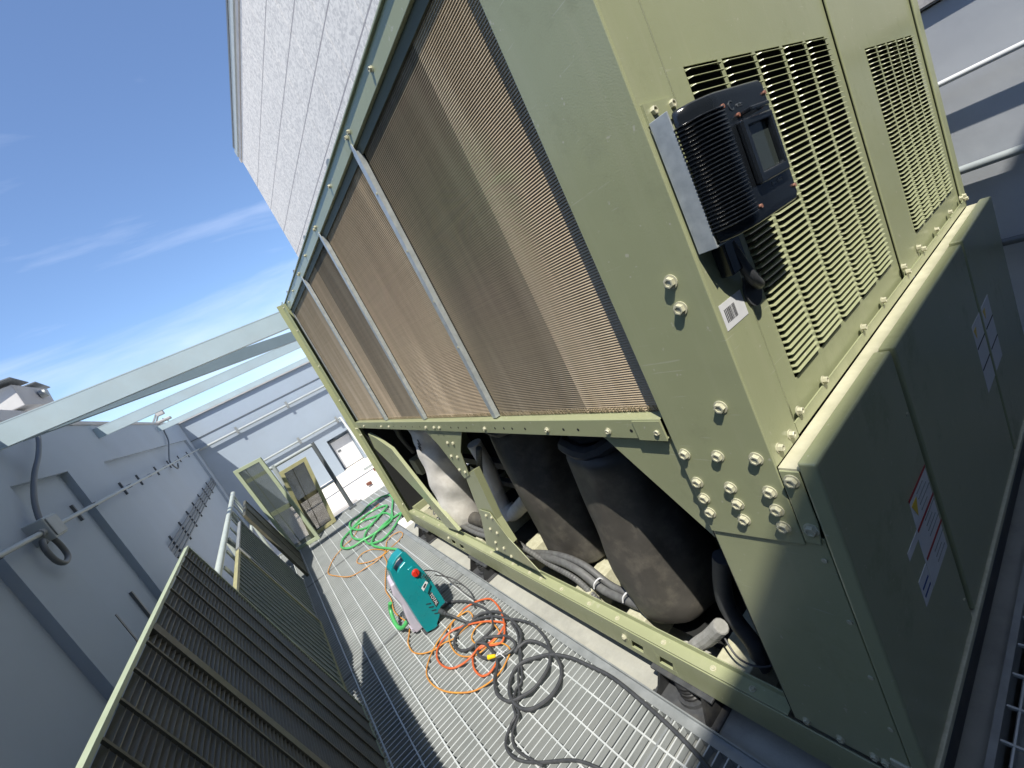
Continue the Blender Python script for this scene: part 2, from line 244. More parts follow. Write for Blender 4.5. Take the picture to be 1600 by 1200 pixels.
# measured positions (metres) of cables, plates and outlines
D={'hoseA': [(-0.448,2.604,-1.205),(-0.366,2.501,-1.205),(-0.292,2.37,-1.205),(-0.254,2.21,-1.205),(-0.251,2.062,-1.205),(-0.282,1.982,-1.205),(-0.325,1.932,-1.205),(-0.404,1.918,-1.205),(-0.47,1.936,-1.205),(-0.517,1.986,-1.205),(-0.537,2.054,-1.205),(-0.524,2.115,-1.205),(-0.474,2.153,-1.205),(-0.393,2.154,-1.205),(-0.324,2.113,-1.205),(-0.261,2.031,-1.205),(-0.219,1.909,-1.205),(-0.172,1.79,-1.205),(-0.154,1.683,-1.205),(-0.167,1.571,-1.205),(-0.195,1.482,-1.205),(-0.231,1.43,-1.205),(-0.278,1.388,-1.205),(-0.341,1.367,-1.205),(-0.413,1.365,-1.205),(-0.471,1.389,-1.205),(-0.526,1.428,-1.205),(-0.546,1.493,-1.205),(-0.54,1.552,-1.205),(-0.504,1.619,-1.205),(-0.458,1.661,-1.205),(-0.422,1.728,-1.205),(-0.411,1.801,-1.205),(-0.399,1.91,-1.205),(-0.325,1.843,-1.205),(-0.295,1.773,-1.205),(-0.301,1.685,-1.205),(-0.347,1.674,-1.205),(-0.413,1.714,-1.205),(-0.461,1.781,-1.205),(-0.475,1.864,-1.205),(-0.442,1.919,-1.205),(-0.401,1.846,-1.205)],'hoseB': [(-0.351,2.155,-1.205),(-0.284,2.127,-1.205),(-0.212,2.01,-1.205),(-0.207,1.839,-1.205),(-0.227,1.731,-1.205),(-0.265,1.668,-1.205),(-0.322,1.644,-1.205),(-0.326,1.652,-1.205),(-0.252,1.622,-1.205),(-0.215,1.548,-1.205),(-0.213,1.44,-1.205),(-0.235,1.343,-1.205),(-0.282,1.283,-1.205),(-0.351,1.256,-1.205),(-0.424,1.262,-1.205),(-0.49,1.302,-1.205),(-0.517,1.373,-1.205),(-0.507,1.455,-1.205),(-0.471,1.515,-1.205),(-0.409,1.553,-1.205),(-0.349,1.547,-1.205),(-0.287,1.497,-1.205),(-0.228,1.423,-1.205),(-0.183,1.319,-1.205),(-0.162,1.201,-1.205),(-0.143,1.041,-1.205),(-0.156,0.841,-1.205),(-0.176,0.669,-1.205),(-0.207,0.528,-1.205),(-0.247,0.424,-1.205)],'pair1': [(-0.207,1.839,-1.205),(-0.225,1.746,-1.205),(-0.267,1.672,-1.205),(-0.333,1.605,-1.205),(-0.38,1.519,-1.205),(-0.425,1.466,-1.205),(-0.467,1.462,-1.205),(-0.522,1.411,-1.205),(-0.55,1.351,-1.205),(-0.591,1.339,-1.205),(-0.658,1.291,-1.205),(-0.667,1.201,-1.205),(-0.612,1.101,-1.205),(-0.496,0.95,-1.205),(-0.442,0.792,-1.205)],'pair2': [(-0.221,1.847,-1.205),(-0.239,1.755,-1.205),(-0.275,1.687,-1.205),(-0.327,1.594,-1.205),(-0.39,1.535,-1.205),(-0.435,1.482,-1.205),(-0.471,1.422,-1.205),(-0.517,1.384,-1.205),(-0.538,1.34,-1.205),(-0.611,1.294,-1.205),(-0.639,1.218,-1.205),(-0.603,1.065,-1.205)],'orange': [(-0.345,2.314,-1.205),(-0.304,2.311,-1.205),(-0.239,2.272,-1.205),(-0.178,2.192,-1.205),(-0.179,2.09,-1.205),(-0.204,1.99,-1.205),(-0.24,1.901,-1.205),(-0.282,1.834,-1.205),(-0.332,1.79,-1.205),(-0.378,1.822,-1.205),(-0.433,1.887,-1.205),(-0.511,1.881,-1.205),(-0.57,1.906,-1.205),(-0.628,1.951,-1.205),(-0.657,2.037,-1.205),(-0.655,2.127,-1.205),(-0.618,2.196,-1.205),(-0.555,2.226,-1.205),(-0.495,2.228,-1.205),(-0.433,2.191,-1.205),(-0.363,2.117,-1.205),(-0.293,2.013,-1.205),(-0.245,1.901,-1.205),(-0.27,1.865,-1.205),(-0.343,1.86,-1.205),(-0.414,1.87,-1.205),(-0.465,1.895,-1.205),(-0.505,1.885,-1.205),(-0.527,1.847,-1.205),(-0.545,1.793,-1.205),(-0.542,1.725,-1.205),(-0.509,1.692,-1.205),(-0.466,1.689,-1.205),(-0.431,1.715,-1.205),(-0.412,1.771,-1.205)],'amber': [(-0.657,2.654,-1.205),(-0.7,2.567,-1.205),(-0.734,2.492,-1.205),(-0.741,2.376,-1.205),(-0.703,2.283,-1.205),(-0.634,2.224,-1.205),(-0.569,2.197,-1.205),(-0.509,2.161,-1.205),(-0.434,2.153,-1.205),(-0.372,2.154,-1.205),(-0.331,2.198,-1.205),(-0.328,2.268,-1.205),(-0.373,2.302,-1.205),(-0.448,2.299,-1.205),(-0.503,2.242,-1.205),(-0.544,2.151,-1.205),(-0.556,2.036,-1.205),(-0.531,1.945,-1.205),(-0.475,1.88,-1.205),(-0.41,1.862,-1.205),(-0.349,1.852,-1.205),(-0.304,1.874,-1.205),(-0.287,1.991,-1.205),(-0.324,2.062,-1.205),(-0.39,2.071,-1.205),(-0.436,2.027,-1.205),(-0.437,1.943,-1.205),(-0.391,1.861,-1.205),(-0.346,1.798,-1.205),(-0.333,1.734,-1.205),(-0.347,1.688,-1.205),(-0.39,1.66,-1.205),(-0.458,1.635,-1.205),(-0.534,1.64,-1.205),(-0.617,1.686,-1.205),(-0.681,1.768,-1.205),(-0.732,1.866,-1.205),(-0.759,1.989,-1.205),(-0.753,2.092,-1.205),(-0.703,2.176,-1.205),(-0.625,2.243,-1.205),(-0.551,2.275,-1.205),(-0.453,2.309,-1.205),(-0.345,2.314,-1.205)],'amber2': [(0.001,5.686,-1.205),(-0.152,5.62,-1.205),(-0.338,5.507,-1.205),(-0.441,5.288,-1.205),(-0.551,5.127,-1.205),(-0.649,5.095,-1.205),(-0.746,5.005,-1.205),(-0.809,4.958,-1.205),(-0.886,4.827,-1.205),(-0.949,4.617,-1.205),(-0.882,4.372,-1.205),(-0.81,4.174,-1.205),(-0.731,4.105,-1.205),(-0.632,4.076,-1.205),(-0.533,4.048,-1.205),(-0.446,4.055,-1.205),(-0.402,4.113,-1.205),(-0.427,4.268,-1.205),(-0.489,4.416,-1.205),(-0.579,4.471,-1.205),(-0.659,4.398,-1.205),(-0.656,4.29,-1.205),(-0.567,4.135,-1.205),(-0.482,4.083,-1.205),(-0.409,4.06,-1.205),(-0.327,4.09,-1.205),(-0.231,4.124,-1.205),(-0.157,4.195,-1.205),(-0.153,4.313,-1.205),(-0.226,4.357,-1.205),(-0.314,4.322,-1.205),(-0.366,4.195,-1.205),(-0.411,4.067,-1.205),(-0.437,4.066,-1.205),(-0.466,3.85,-1.205),(-0.526,3.706,-1.205),(-0.591,3.517,-1.205),(-0.633,3.358,-1.205),(-0.644,3.172,-1.205),(-0.68,2.959,-1.205),(-0.652,2.689,-1.205)],'green': [(-0.309,3.917,-1.205),(-0.37,4.116,-1.205),(-0.417,4.299,-1.205),(-0.446,4.492,-1.205),(-0.375,4.664,-1.205),(-0.274,4.774,-1.205),(-0.143,4.815,-1.205),(-0.046,4.817,-1.205),(0.044,4.794,-1.205),(-0.007,4.686,-1.205),(-0.111,4.559,-1.205),(-0.228,4.451,-1.205),(-0.336,4.425,-1.205),(-0.428,4.481,-1.205),(-0.464,4.622,-1.205),(-0.45,4.839,-1.205),(-0.376,4.989,-1.205),(-0.234,5.111,-1.205),(-0.104,5.254,-1.205),(0.0,5.298,-1.205),(0.031,5.392,-1.205),(-0.027,5.504,-1.205),(-0.162,5.587,-1.205),(-0.33,5.539,-1.205),(-0.448,5.466,-1.205),(-0.504,5.378,-1.205),(-0.531,5.211,-1.205),(-0.53,5.021,-1.205),(-0.483,4.844,-1.205),(-0.393,4.76,-1.205),(-0.262,4.738,-1.205),(-0.146,4.771,-1.205),(-0.077,4.868,-1.205),(-0.053,5.016,-1.205),(-0.079,5.169,-1.205),(-0.19,5.307,-1.205),(-0.31,5.417,-1.205),(-0.433,5.422,-1.205),(-0.553,5.374,-1.205),(-0.647,5.266,-1.205),(-0.695,5.093,-1.205),(-0.666,4.913,-1.205),(-0.598,4.829,-1.205),(-0.496,4.794,-1.205),(-0.393,4.76,-1.205),(-0.289,4.725,-1.205),(-0.098,4.772,-1.205),(0.002,5.067,-1.205),(0.119,5.375,-1.205),(0.168,5.562,-1.205),(0.174,5.748,-1.205),(0.066,5.902,-1.205),(-0.098,5.916,-1.205),(-0.27,5.773,-1.205),(-0.409,5.74,-1.205),(-0.465,5.632,-1.205),(-0.476,5.448,-1.205),(-0.435,5.267,-1.205),(-0.359,5.138,-1.205),(-0.248,5.103,-1.205),(-0.122,5.195,-1.205),(0.011,5.291,-1.205)],'stub': [(-0.65,2.776,-1.17),(-0.698,2.846,-1.17),(-0.701,2.956,-1.17),(-0.666,3.066,-1.17),(-0.617,3.099,-1.17)],'w_teal': [(-0.469,2.45,-0.601),(-0.449,2.45,-0.626),(-0.434,2.45,-0.702),(-0.419,2.45,-0.786),(-0.404,2.45,-0.884),(-0.402,2.45,-0.964),(-0.4,2.45,-1.062),(-0.401,2.45,-1.106),(-0.445,2.45,-1.108),(-0.48,2.45,-1.154),(-0.52,2.45,-1.185),(-0.523,2.45,-1.213),(-0.55,2.45,-1.201),(-0.604,2.45,-1.183),(-0.611,2.45,-1.113),(-0.609,2.45,-0.935),(-0.611,2.45,-0.832),(-0.606,2.45,-0.745),(-0.593,2.45,-0.659),(-0.561,2.45,-0.629),(-0.519,2.45,-0.608)],'w_hole': [(-0.496,2.45,-0.628),(-0.495,2.45,-0.67),(-0.533,2.45,-0.678),(-0.555,2.45,-0.691),(-0.56,2.45,-0.656),(-0.53,2.45,-0.635)],'w_gray': [(-0.595,2.57,-0.709),(-0.638,2.57,-0.79),(-0.656,2.57,-0.868),(-0.642,2.57,-0.959),(-0.662,2.57,-1.062),(-0.67,2.57,-1.143),(-0.661,2.57,-1.197),(-0.595,2.57,-1.254),(-0.532,2.57,-1.262),(-0.416,2.57,-1.009),(-0.458,2.57,-0.795),(-0.517,2.57,-0.675)],'w_knob': [(-0.469,2.45,-0.776)],'w_label': [(-0.49,2.45,-0.893),(-0.487,2.45,-0.921),(-0.433,2.45,-0.893),(-0.442,2.45,-0.872)],'w_badge': [(-0.47,2.45,-0.975),(-0.445,2.45,-0.968),(-0.439,2.45,-1.07),(-0.471,2.45,-1.083)],'w_noz': [(-0.462,2.45,-1.123)],'w_inset': [(-0.501,2.45,-0.723),(-0.462,2.45,-0.723),(-0.432,2.45,-0.808),(-0.427,2.45,-0.924),(-0.473,2.45,-0.96),(-0.494,2.45,-0.872)],'b_up': [(0.01,2.183,0.065),(0.01,1.607,0.069),(0.01,1.786,-0.08),(0.01,1.852,-0.252),(0.01,1.954,-0.289),(0.01,2.078,-0.044)],'b_low': [(0.005,1.987,-0.53),(0.005,1.847,-0.523),(0.005,1.773,-0.696),(0.005,1.581,-0.889),(0.005,2.231,-0.884)],'b_mid': [(0.015,1.933,-0.261),(0.015,1.755,-0.208),(0.015,1.821,-0.578),(0.015,1.793,-0.756),(0.015,2.128,-0.856),(0.015,2.052,-0.57)],'b_far': [(0.02,3.912,-0.012),(0.02,3.677,-0.057),(0.02,3.35,-0.159),(0.02,3.185,-0.415),(0.02,3.033,-0.649),(0.02,2.764,-0.918),(0.02,3.051,-0.952),(0.02,3.241,-0.687),(0.02,3.606,-0.429),(0.02,4.005,-0.184)],'b_deep': [(0.09,1.982,-0.251),(0.09,1.891,-0.285),(0.09,1.914,-0.548),(0.09,1.901,-0.903),(0.09,1.931,-1.045),(0.09,2.076,-0.969),(0.09,2.137,-0.646),(0.09,2.081,-0.373)],'coilb': [(0.04,0.613,1.419),(0.04,0.586,1.133),(0.04,0.575,0.539),(0.04,0.618,0.152),(0.04,1.242,1.231),(0.04,1.326,0.817),(0.04,1.309,0.586),(0.04,1.95,1.195)],'cond1': [(0.1,1.73,-0.108),(0.1,1.887,-0.282),(0.1,2.043,-0.503),(0.1,2.053,-0.635),(0.1,1.969,-0.826),(0.1,1.676,-0.919),(0.1,1.4,-0.955),(0.1,1.268,-1.079),(0.1,1.207,-1.182)],'cond2': [(0.12,1.954,-0.988),(0.12,1.619,-0.897),(0.12,1.377,-0.887),(0.12,1.197,-0.966),(0.12,0.956,-0.953)],'flex': [(0.1,0.738,-1.102),(0.1,0.666,-1.016),(0.1,0.578,-0.925),(0.1,0.488,-0.818)],'bighose': [(0.16,0.405,-0.52),(0.16,0.448,-0.636),(0.16,0.477,-0.753),(0.16,0.469,-0.843),(0.16,0.433,-0.949),(0.16,0.443,-1.052)],'cream': [(0.35,2.367,-0.509),(0.35,2.447,-0.758),(0.35,2.427,-0.927),(0.35,2.152,-0.792),(0.35,1.781,-0.567)],'wrap': [(0.28,3.47,-0.123),(0.28,3.464,-0.471),(0.28,3.561,-0.9),(0.28,3.634,-1.113)],'cable': [(0.1,3.394,-0.202),(0.1,3.881,-0.701),(0.1,4.13,-1.08),(0.1,3.739,-1.281),(0.1,2.967,-1.246),(0.1,2.639,-1.208)],'stubpipe': [(0.2,3.394,-0.962),(0.2,2.989,-0.954),(0.2,2.574,-0.918)],'canbox': [(0.3,4.522,-0.505),(0.3,4.286,-0.625),(0.3,3.835,-0.532),(0.3,4.392,-0.877),(0.3,4.754,-0.805)],'debris': [(0.203,9.812,-1.49),(0.812,9.966,-1.49)],'lcable': [(-1.8,3.336,1.124),(-1.8,3.144,1.005),(-1.8,2.928,0.903),(-1.8,2.734,0.785),(-1.8,2.641,0.702),(-1.8,2.594,0.634),(-1.8,2.59,0.563),(-1.8,2.61,0.501),(-1.8,2.598,0.439),(-1.8,2.525,0.419),(-1.8,2.464,0.452),(-1.8,2.45,0.518),(-1.8,2.478,0.563)],'lcable2': [(-1.82,8.403,1.167),(-1.82,8.038,0.936),(-1.82,7.352,0.745),(-1.82,6.99,0.625),(-1.82,7.204,0.497)],'lclips': [(-1.83,2.438,0.622),(-1.83,3.301,0.624),(-1.83,4.443,0.598),(-1.83,5.422,0.587),(-1.83,6.516,0.597),(-1.83,7.458,0.567),(-1.83,8.601,0.576)],'fclips': [(-1.03,10.7,0.59),(0.092,10.7,0.551)],'fpipe1': [(-1.67,10.7,0.608),(0.96,10.7,0.548)],'fpipe2': [(-0.984,10.7,-0.28),(0.951,10.7,-0.298)],'fpipe3': [(-1.778,10.7,0.869),(1.019,10.7,0.799)],'fdoor': [(0.404,10.79,-0.638),(0.971,10.79,-0.663),(0.955,10.79,-1.472),(0.406,10.79,-1.442)],'lowclips': [(-1.8,5.64,-0.209),(-1.8,6.973,-0.225),(-1.8,8.497,-0.217)]}
# ================================================================== setting
ZF=-1.205      # walkway surface
ZP=-1.27       # concrete plinth
ZR=-1.51       # roof level in the survey frame of the far walls (see rescale)
ZG=-2.533       # roof level
g=MB().box(-160,160,-160,160,ZG-.3,ZG).build('roof_floor','roof');struct(g)
g=MB().box(-.07,2.33,-.10,4.5,ZG+.002,ZP).build('concrete_plinth','conc',bevel=.01);struct(g)
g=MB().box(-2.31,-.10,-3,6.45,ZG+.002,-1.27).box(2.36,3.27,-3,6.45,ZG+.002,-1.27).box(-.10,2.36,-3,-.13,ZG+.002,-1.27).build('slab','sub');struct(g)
# grating walkway (left side) : bearing bars across, cross rods along
def grating(x0,x1,y0,y1,name,pitch=.038,rod=.1225,r0=-.252,trim=True):
    b=MB();k=int((y1-y0)/pitch)
    for i in range(k+1):
        y=y0+i*pitch;b.box(x0,x1,y-.0022,y+.0022,ZF-.036,ZF-.002)
    w=thing(name,((x0+x1)/2,(y0+y1)/2,ZF-.03),None,None,kind='structure')
    b.build('bearing_bars','grate',w)
    b=MB()
    for i in range(k+1):
        y=y0+i*pitch+random.uniform(-.0006,.0006);b.box(x0,x1,y-.0024,y+.0024,ZF-.0018,ZF)
    b.build('worn_sunlit_bar_tops','gratetop',w)  # strips paler than the bar sides: wear plus painted sunlight
    b=MB();x=r0
    while x>x0:x-=rod
    while x<x1:
        if x>x0+.01:b.box(x-.0035,x+.0035,y0,y1,ZF-.009,ZF+.002)
        x+=rod
    b.build('cross_rods','gratetop',w)
    return w
wk=grating(-1.42,-.135,-1.0,6.42,'walkway')
e=MB().box(-.1345,-.094,-1.0,6.42,ZF-.034,ZF-.001);e.box(-.094,-.088,-1.0,6.42,ZF-.045,ZF+.016);e.build('edge_trim','galvdull',wk)
e=MB()
for y in (.72,2.72,4.70):e.box(-1.42,-.136,y-.004,y+.004,ZF-.033,ZF+.003)
e.build('panel_joint','galvdull',wk)
e=MB().box(-1.42,-.088,6.42,6.46,ZF-.06,ZF+.02);e.build('end_trim','galvdull',wk)
w2=grating(.0,3.2,-2.2,-.121,'end_walkway',pitch=.038,rod=.1225)
MB().box(-.06,3.2,-.120,-.102,ZF-.06,ZF+.012).build('edge_trim','galvdull',w2)
# far landing of open grating beyond the chiller
w3=grating(-.086,.95,4.75,6.42,'far_landing',pitch=.042,rod=.09)

# ---- left parapet wall with recessed panels
XL=-1.85;XB=XL-.35
lw=thing('parapet_wall',(XL,4,ZR),'long grey painted parapet wall with sunken panels left of the walkway','wall')
rec=[(1.35,2.25),(2.74,3.58),(4.45,10.4)]
b=MB();D0=.045;zt=.88;zb=-1.2
ys=[-1.5]
b.box(XB,XL-D0,-1.5,10.85,ZR,1.24)
prev=-1.5
for a,c in rec:
    b.box(XL-D0,XL,prev,a,ZR,1.24);b.box(XL-D0,XL,a,c,zt,1.24);b.box(XL-D0,XL,a,c,ZR,zb);prev=c
b.box(XL-D0,XL,prev,10.85,ZR,1.24)
b.build('wall_face','wall',lw)
MB().box(XB-.03,XL+.012,-1.5,10.85,1.241,1.275).build('coping','cap',lw)
# ---- far wall
fw=thing('far_wall',(0,10.85,ZR),'tall grey painted wall closing the far end of the roof','wall')
b=MB();b.box(-6,.40,10.86,11.2,ZR,1.24).box(.97,3.3,10.86,11.2,ZR,1.24).box(.40,.97,10.86,11.2,-.64,1.24).box(.40,.97,11.12,11.2,ZR,-.64)
b.build('wall_face','wall',fw)
MB().box(-6,3.3,10.845,10.86,.80,.815).build('drip_groove','pipedk',fw)
MB().box(-6.05,3.3,10.80,11.25,1.241,1.28).build('coping','cap',fw)
d=MB().box(.47,.96,11.04,11.09,ZR+.02,-.75).build('door','white',fw)
MB().box(.52,.60,11.03,11.04,-1.05,-1.0).build('handle','pipedk',d)
MB().box(.44,.62,10.99,11.1,-.73,-.70).build('door_closer','pipedk',fw)
# ---- right hand wall + tower clad in stone
XR=3.3
rw=thing('side_wall',(XR,2,ZR),'pale grey rendered wall on the right beyond the chiller, under the stone tower','wall')
MB().box(XR,XR+.3,-6,16.28,ZG,.97).build('wall_face','sidewall',rw)
tw=thing('stone_tower',(XR,8,.97),'tall block clad in speckled pale stone slabs rising behind the chiller','building')
b=MB();zj=[.975,1.78,2.58,3.38,4.18,4.98,5.78,6.58,7.38,8.28]
for i in range(len(zj)-1):
    yy=-6.
    while yy<15.6:
        y2=min(yy+1.15,15.6);b.box(XR-.035,XR+.1,yy+.004,y2-.004,zj[i]+.012,zj[i+1]-.012);yy+=1.15
b.build('cladding','stone',tw,bevel=.004,seg=1)
MB().box(XR-.026,XR+6,-5.99,15.59,.98,8.3).build('joint_backing','jointlt',tw)
b=MB()
for z in zj[1:-1]:b.box(XR-.0335,XR-.02,-5.99,15.59,z-.0115,z+.0115)
b.build('bed_joint','joint',tw)
MB().box(XR-.06,XR+6,-6,15.75,8.301,8.42).build('cornice','cap',tw)
MB().box(XR-.10,XR+6,-6,15.6,8.421,8.60).build('parapet_cap','pipeg',tw)
MB().box(XR-.12,XR+6,-6,15.4,8.601,8.66).build('coping','pipedk',tw)
# ---- building behind the camera: its parapet throws the shade across the near end
bw=thing('rear_block',(0,-3.2,ZR),'tall grey block behind the viewpoint that shades the near end','building')
def zs(y): return .006-1.87*(y+.05)
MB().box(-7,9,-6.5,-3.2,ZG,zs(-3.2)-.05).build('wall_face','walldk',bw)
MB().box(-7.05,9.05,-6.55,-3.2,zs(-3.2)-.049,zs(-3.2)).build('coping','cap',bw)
# ---- pipes on side wall
def longpipe(name,x,z,r,m,label,brk,y0=-3,y1=15):
    t=thing(name,(x,y0,z),label,'pipe','pipes along the side wall')
    MB().cyl((x,y0,z),(x,y1,z),r,14).build('pipe_run',m,t,smooth=True)
    for y in brk:
        MB().box(x-r*.5,XR-.001,y-.012,y+.012,z-.012,z-.001).box(x-r-.004,x+r+.004,y-.012,y+.012,z-r-.006,z-r-.001).build('bracket','galvdull',t)
longpipe('wall_pipe',XR-.075,.545,.017,'pipew','thin white pipe highest of the three on the side wall',(-2.6,4,8,12))
longpipe('wall_pipe',XR-.06,.005,.026,'pipeg','thick grey pipe half in shade, middle of the three on the side wall',(-2.6,4,8,12))
longpipe('wall_pipe',XR-.06,-.52,.024,'pipedk','dark shaded pipe lowest of the three on the side wall',(-2.6,4,8,12))

# ---- overhead beams (x direction)
def beam(y,zt_,h,x0,x1,m,label,w=.075,rz=0.):
    t=thing('steel_beam',((x0+x1)/2,y,zt_-h),label,'beam','pale steel beams spanning the walkway')
    f=.009;b=MB();b.box(x0,x1,y,y+f,zt_-h+f+.0005,zt_-f-.0015);b.build('web',m,t)
    MB().box(x0,x1,y-.0015,y+w,zt_-f-.001,zt_).build('flange',m,t);MB().box(x0,x1,y-.0015,y+w,zt_-h,zt_-h+f).build('flange',m,t)
    return t
beam(4.40,1.478,.185,-2.343,3.25,'beam','nearest and highest pale steel channel beam meeting the chiller corner')
t=thing('steel_beam',(-.7,5.4,1.3),'pale steel beam with shade painted in as blue grey, running slightly askew just under the nearest one','beam','pale steel beams spanning the walkway')
MB().bar((-2.2,4.485,1.365),(3.2,7.66,1.38),.01,.135).build('web','beamshade',t)
MB().bar((-2.18,4.525,1.428),(3.18,7.70,1.443),.07,.008).build('flange','beamshade',t);MB().bar((-2.18,4.525,1.303),(3.18,7.70,1.318),.07,.008).build('flange','beamshade',t)
beam(7.34,1.470,.141,-2.343,3.25,'beam','third beam whose cut end meets the parapet wall face')
beam(11.9,1.455,.122,-2.32,3.25,'beam','farthest beam of the row, lowest in the view',w=.09)

# ---- conduit on the parapet wall
cd=thing('wall_conduit',(-1.80,5,.60),'long grey conduit clamped along the parapet wall','conduit')
MB().cyl((-1.80,-1.4,.60),(-1.80,10.8,.60),.013,12).build('conduit_run','pipeg',cd,smooth=True)
for y in (2.08,3.38,4.40,5.30,6.3,7.3,8.4,9.6):
    xs_=-1.85 if (y<1.35 or 2.25<y<2.74 or 3.58<y<4.45 or y>10.4) else -1.895
    b=MB().box(xs_+.0,xs_+.016,y-.010,y+.010,.545,.665).box(xs_+.0162,-1.812,y-.007,y+.007,.594,.606).box(-1.816,-1.784,y-.006,y+.006,.584,.588).box(-1.816,-1.784,y-.006,y+.006,.612,.616)
    b.build('clamp','pipedk',cd)
jb=thing('junction_box',(-1.82,2.62,.6),'small grey junction box on the parapet conduit with a drooping cable','box')
MB().box(-1.885,-1.77,2.54,2.70,.545,.665).build('box_body','pipeg',jb,bevel=.006)
MB().box(-1.769,-1.762,2.55,2.69,.555,.655).build('cover','galvdull',jb,bevel=.003)
MB().cyl((-1.80,2.70,.60),(-1.80,2.745,.60),.02,10).build('gland','galvdull',jb,smooth=True)
MB().cyl((-1.80,2.50,.60),(-1.80,2.54,.60),.02,10).build('gland','galvdull',jb,smooth=True)
c=MB().tube(spl([(-1.80,3.42,1.22)]+D['lcable']+[(-1.80,2.50,.55)],6),.013,10).build('hanging_cable','pipedk',smooth=True)
tag(c,'thick grey cable looping down the parapet wall to the junction box','cable')
# lower conduits with strut clips
lc=thing('strut_conduit',(-1.82,6,-.2),'cluster of thin conduits on struts low on the parapet wall','conduit')
for i in range(4):
    yb=4.2+.13*i;zz=-.05-.045*i
    MB().tube(spl([(-1.868,yb,-1.2),(-1.868,yb,zz-.25),(-1.868,yb+.02,zz-.06),(-1.868,yb+.1,zz),(-1.868,yb+.6,zz),(-1.868,10.7,zz)],6),.009,8).build('conduit_run','pipedk',lc,smooth=True)
for y in (2.85,3.25,4.0,4.9,5.6,6.3,7.0,7.8,8.6,9.4):
    MB().box(-1.895,-1.878,y-.009,y+.009,-.24,.0).build('strut','pipedk',lc)
# far wall pipes
def fpipe(z,r,x0,x1,xs,label,m='pipeg'):
    t=thing('far_wall_pipe',(0,10.78,z),label,'pipe','pipes along the far wall')
    MB().cyl((x0,10.78,z),(x1,10.78,z),r,10).build('pipe_run',m,t,smooth=True)
    for x in xs:
        MB().box(x-.02,x+.02,10.74,10.86,z-r-.02,z-r).box(x-.025,x+.025,10.745,10.76,z-.07,z+.09).build('clip','galvdull',t)
fpipe(.575,.028,-1.8,3.2,(-1.03,.09,1.2,2.3),'upper grey pipe across the far wall with two clips')
fpipe(-.29,.026,-1.0,.93,(-.1,.85),'lower grey pipe across the far wall ending beside the door')
MB_=MB().tube(spl([(.93,10.78,-.29),(.96,10.78,-.36),(1.0,10.78,-.9),(1.04,10.78,-1.5)],5),.03,10).build('downpipe','pipew',smooth=True)
tag(MB_,'white downpipe beside the door in the far wall','pipe')
# small floodlight bracket on the wall top
fl=thing('floodlight',(-1.86,9.0,1.28),'small floodlight on an arm on top of the far parapet','lamp')
MB().bar((-1.95,8.6,1.28),(-1.80,8.5,1.42),.02,.02).bar((-1.95,8.9,1.28),(-1.78,8.5,1.40),.02,.02).build('arm','galvdull',fl)
MB().box(-1.86,-1.66,8.35,8.55,1.25,1.29).box(-1.80,-1.70,8.38,8.52,1.36,1.50).build('lamp_head','cap',fl,bevel=.01)
c=MB().tube(spl([(-1.76,8.45,1.30),(-1.70,8.3,1.2)]+D['lcable2']+[(-1.8,7.3,.56)],6),.010,8).build('lamp_cable','pipedk',smooth=True)
tag(c,'thin dark cable hanging from the floodlight to the conduit','cable')
# rooftop unit beyond the parapet
ru=thing('rooftop_unit',(-2.6,6.9,1.3),'angular grey rooftop ventilation hood beyond the parapet at left','ventilator')
MB().hull8([(-3.0,6.5,1.90),(-3.0,6.5,2.17),(-2.9,7.0,1.90),(-2.9,7.1,2.15),(-2.5,6.4,1.90),(-2.5,6.45,2.17),(-2.42,7.05,1.90),(-2.42,7.15,2.12)]).build('hood','cap',ru,bevel=.01)
MB().bar((-2.6,6.35,2.22),(-2.6,6.8,2.20),.3,.012).bar((-2.55,6.9,2.20),(-2.55,7.3,2.16),.26,.012).build('flap','pipedk',ru)
MB().box(-2.62,-2.58,6.5,6.56,1.2,1.91).box(-2.5,-2.46,6.95,7.0,1.2,1.91).build('leg','pipedk',ru)
MB().cyl((-2.44,6.85,2.03),(-2.38,6.85,2.03),.05,16).build('motor','galvdull',ru,smooth=True)
rb=MB().box(-4.2,-2.55,5.2,6.7,1.2,1.86).build('roof_curb','cap',bevel=.01);tag(rb,'pale roof curb box under the rooftop ventilation hood','curb')

# ---- the parapet, the far wall and what hangs on them were surveyed in a smaller frame: bring them to true size
KS=1.48;CV=Vector(CAM)
def rescale(o):
    L0=Vector(o['_o']);o.scale=(KS,)*3;o.location=CV+(L0-CV)*KS
    if o.type=='MESH':o.location=CV*(1-KS)
FAR={'parapet_wall','far_wall','wall_conduit','junction_box','hanging_cable','strut_conduit','far_wall_pipe','downpipe','floodlight','lamp_cable','rooftop_unit','roof_curb'}
for o in list(COL.objects):
    if o.parent is None and o.name.split('.')[0] in FAR: rescale(o)
# ================================================================== chiller
ch=thing('air_cooled_chiller',(1.1,2.1,ZP),'huge olive green rooftop chiller with brown dusty coils and bolted corner post','chiller')
G='green';X=2.19
# near corner post : folded plate
b=MB().prism([(0,.25,-.238),(0,.0,-.215),(0,0,1.5),(0,.25,1.5)],(.005,0,0))
b.box(.0051,.03,.245,.25,-.22,1.48)
b.box(.0051,.135,0,.005,.001,1.5)
b.build('corner_post',G,ch,bevel=.0045,seg=3)
# dark join return where post meets the coil opening
MB().prism([(.006,.25,-.985),(.006,-.043,-.985),(.006,-.043,-.19),(.006,.25,-.19)],(.005,0,0)).box(.0111,.035,.245,.25,-.985,-.24).build('lower_corner_plate',G,ch,bevel=.003)
b=MB().prism([(.0,-.0025,-.004),(0,-.044,-.004),(0,-.044,-.15),(0,-.035,-.207),(0,-.0025,-.204)],(.0055,0,0));b.build('corner_bracket',G,ch,bevel=.002)
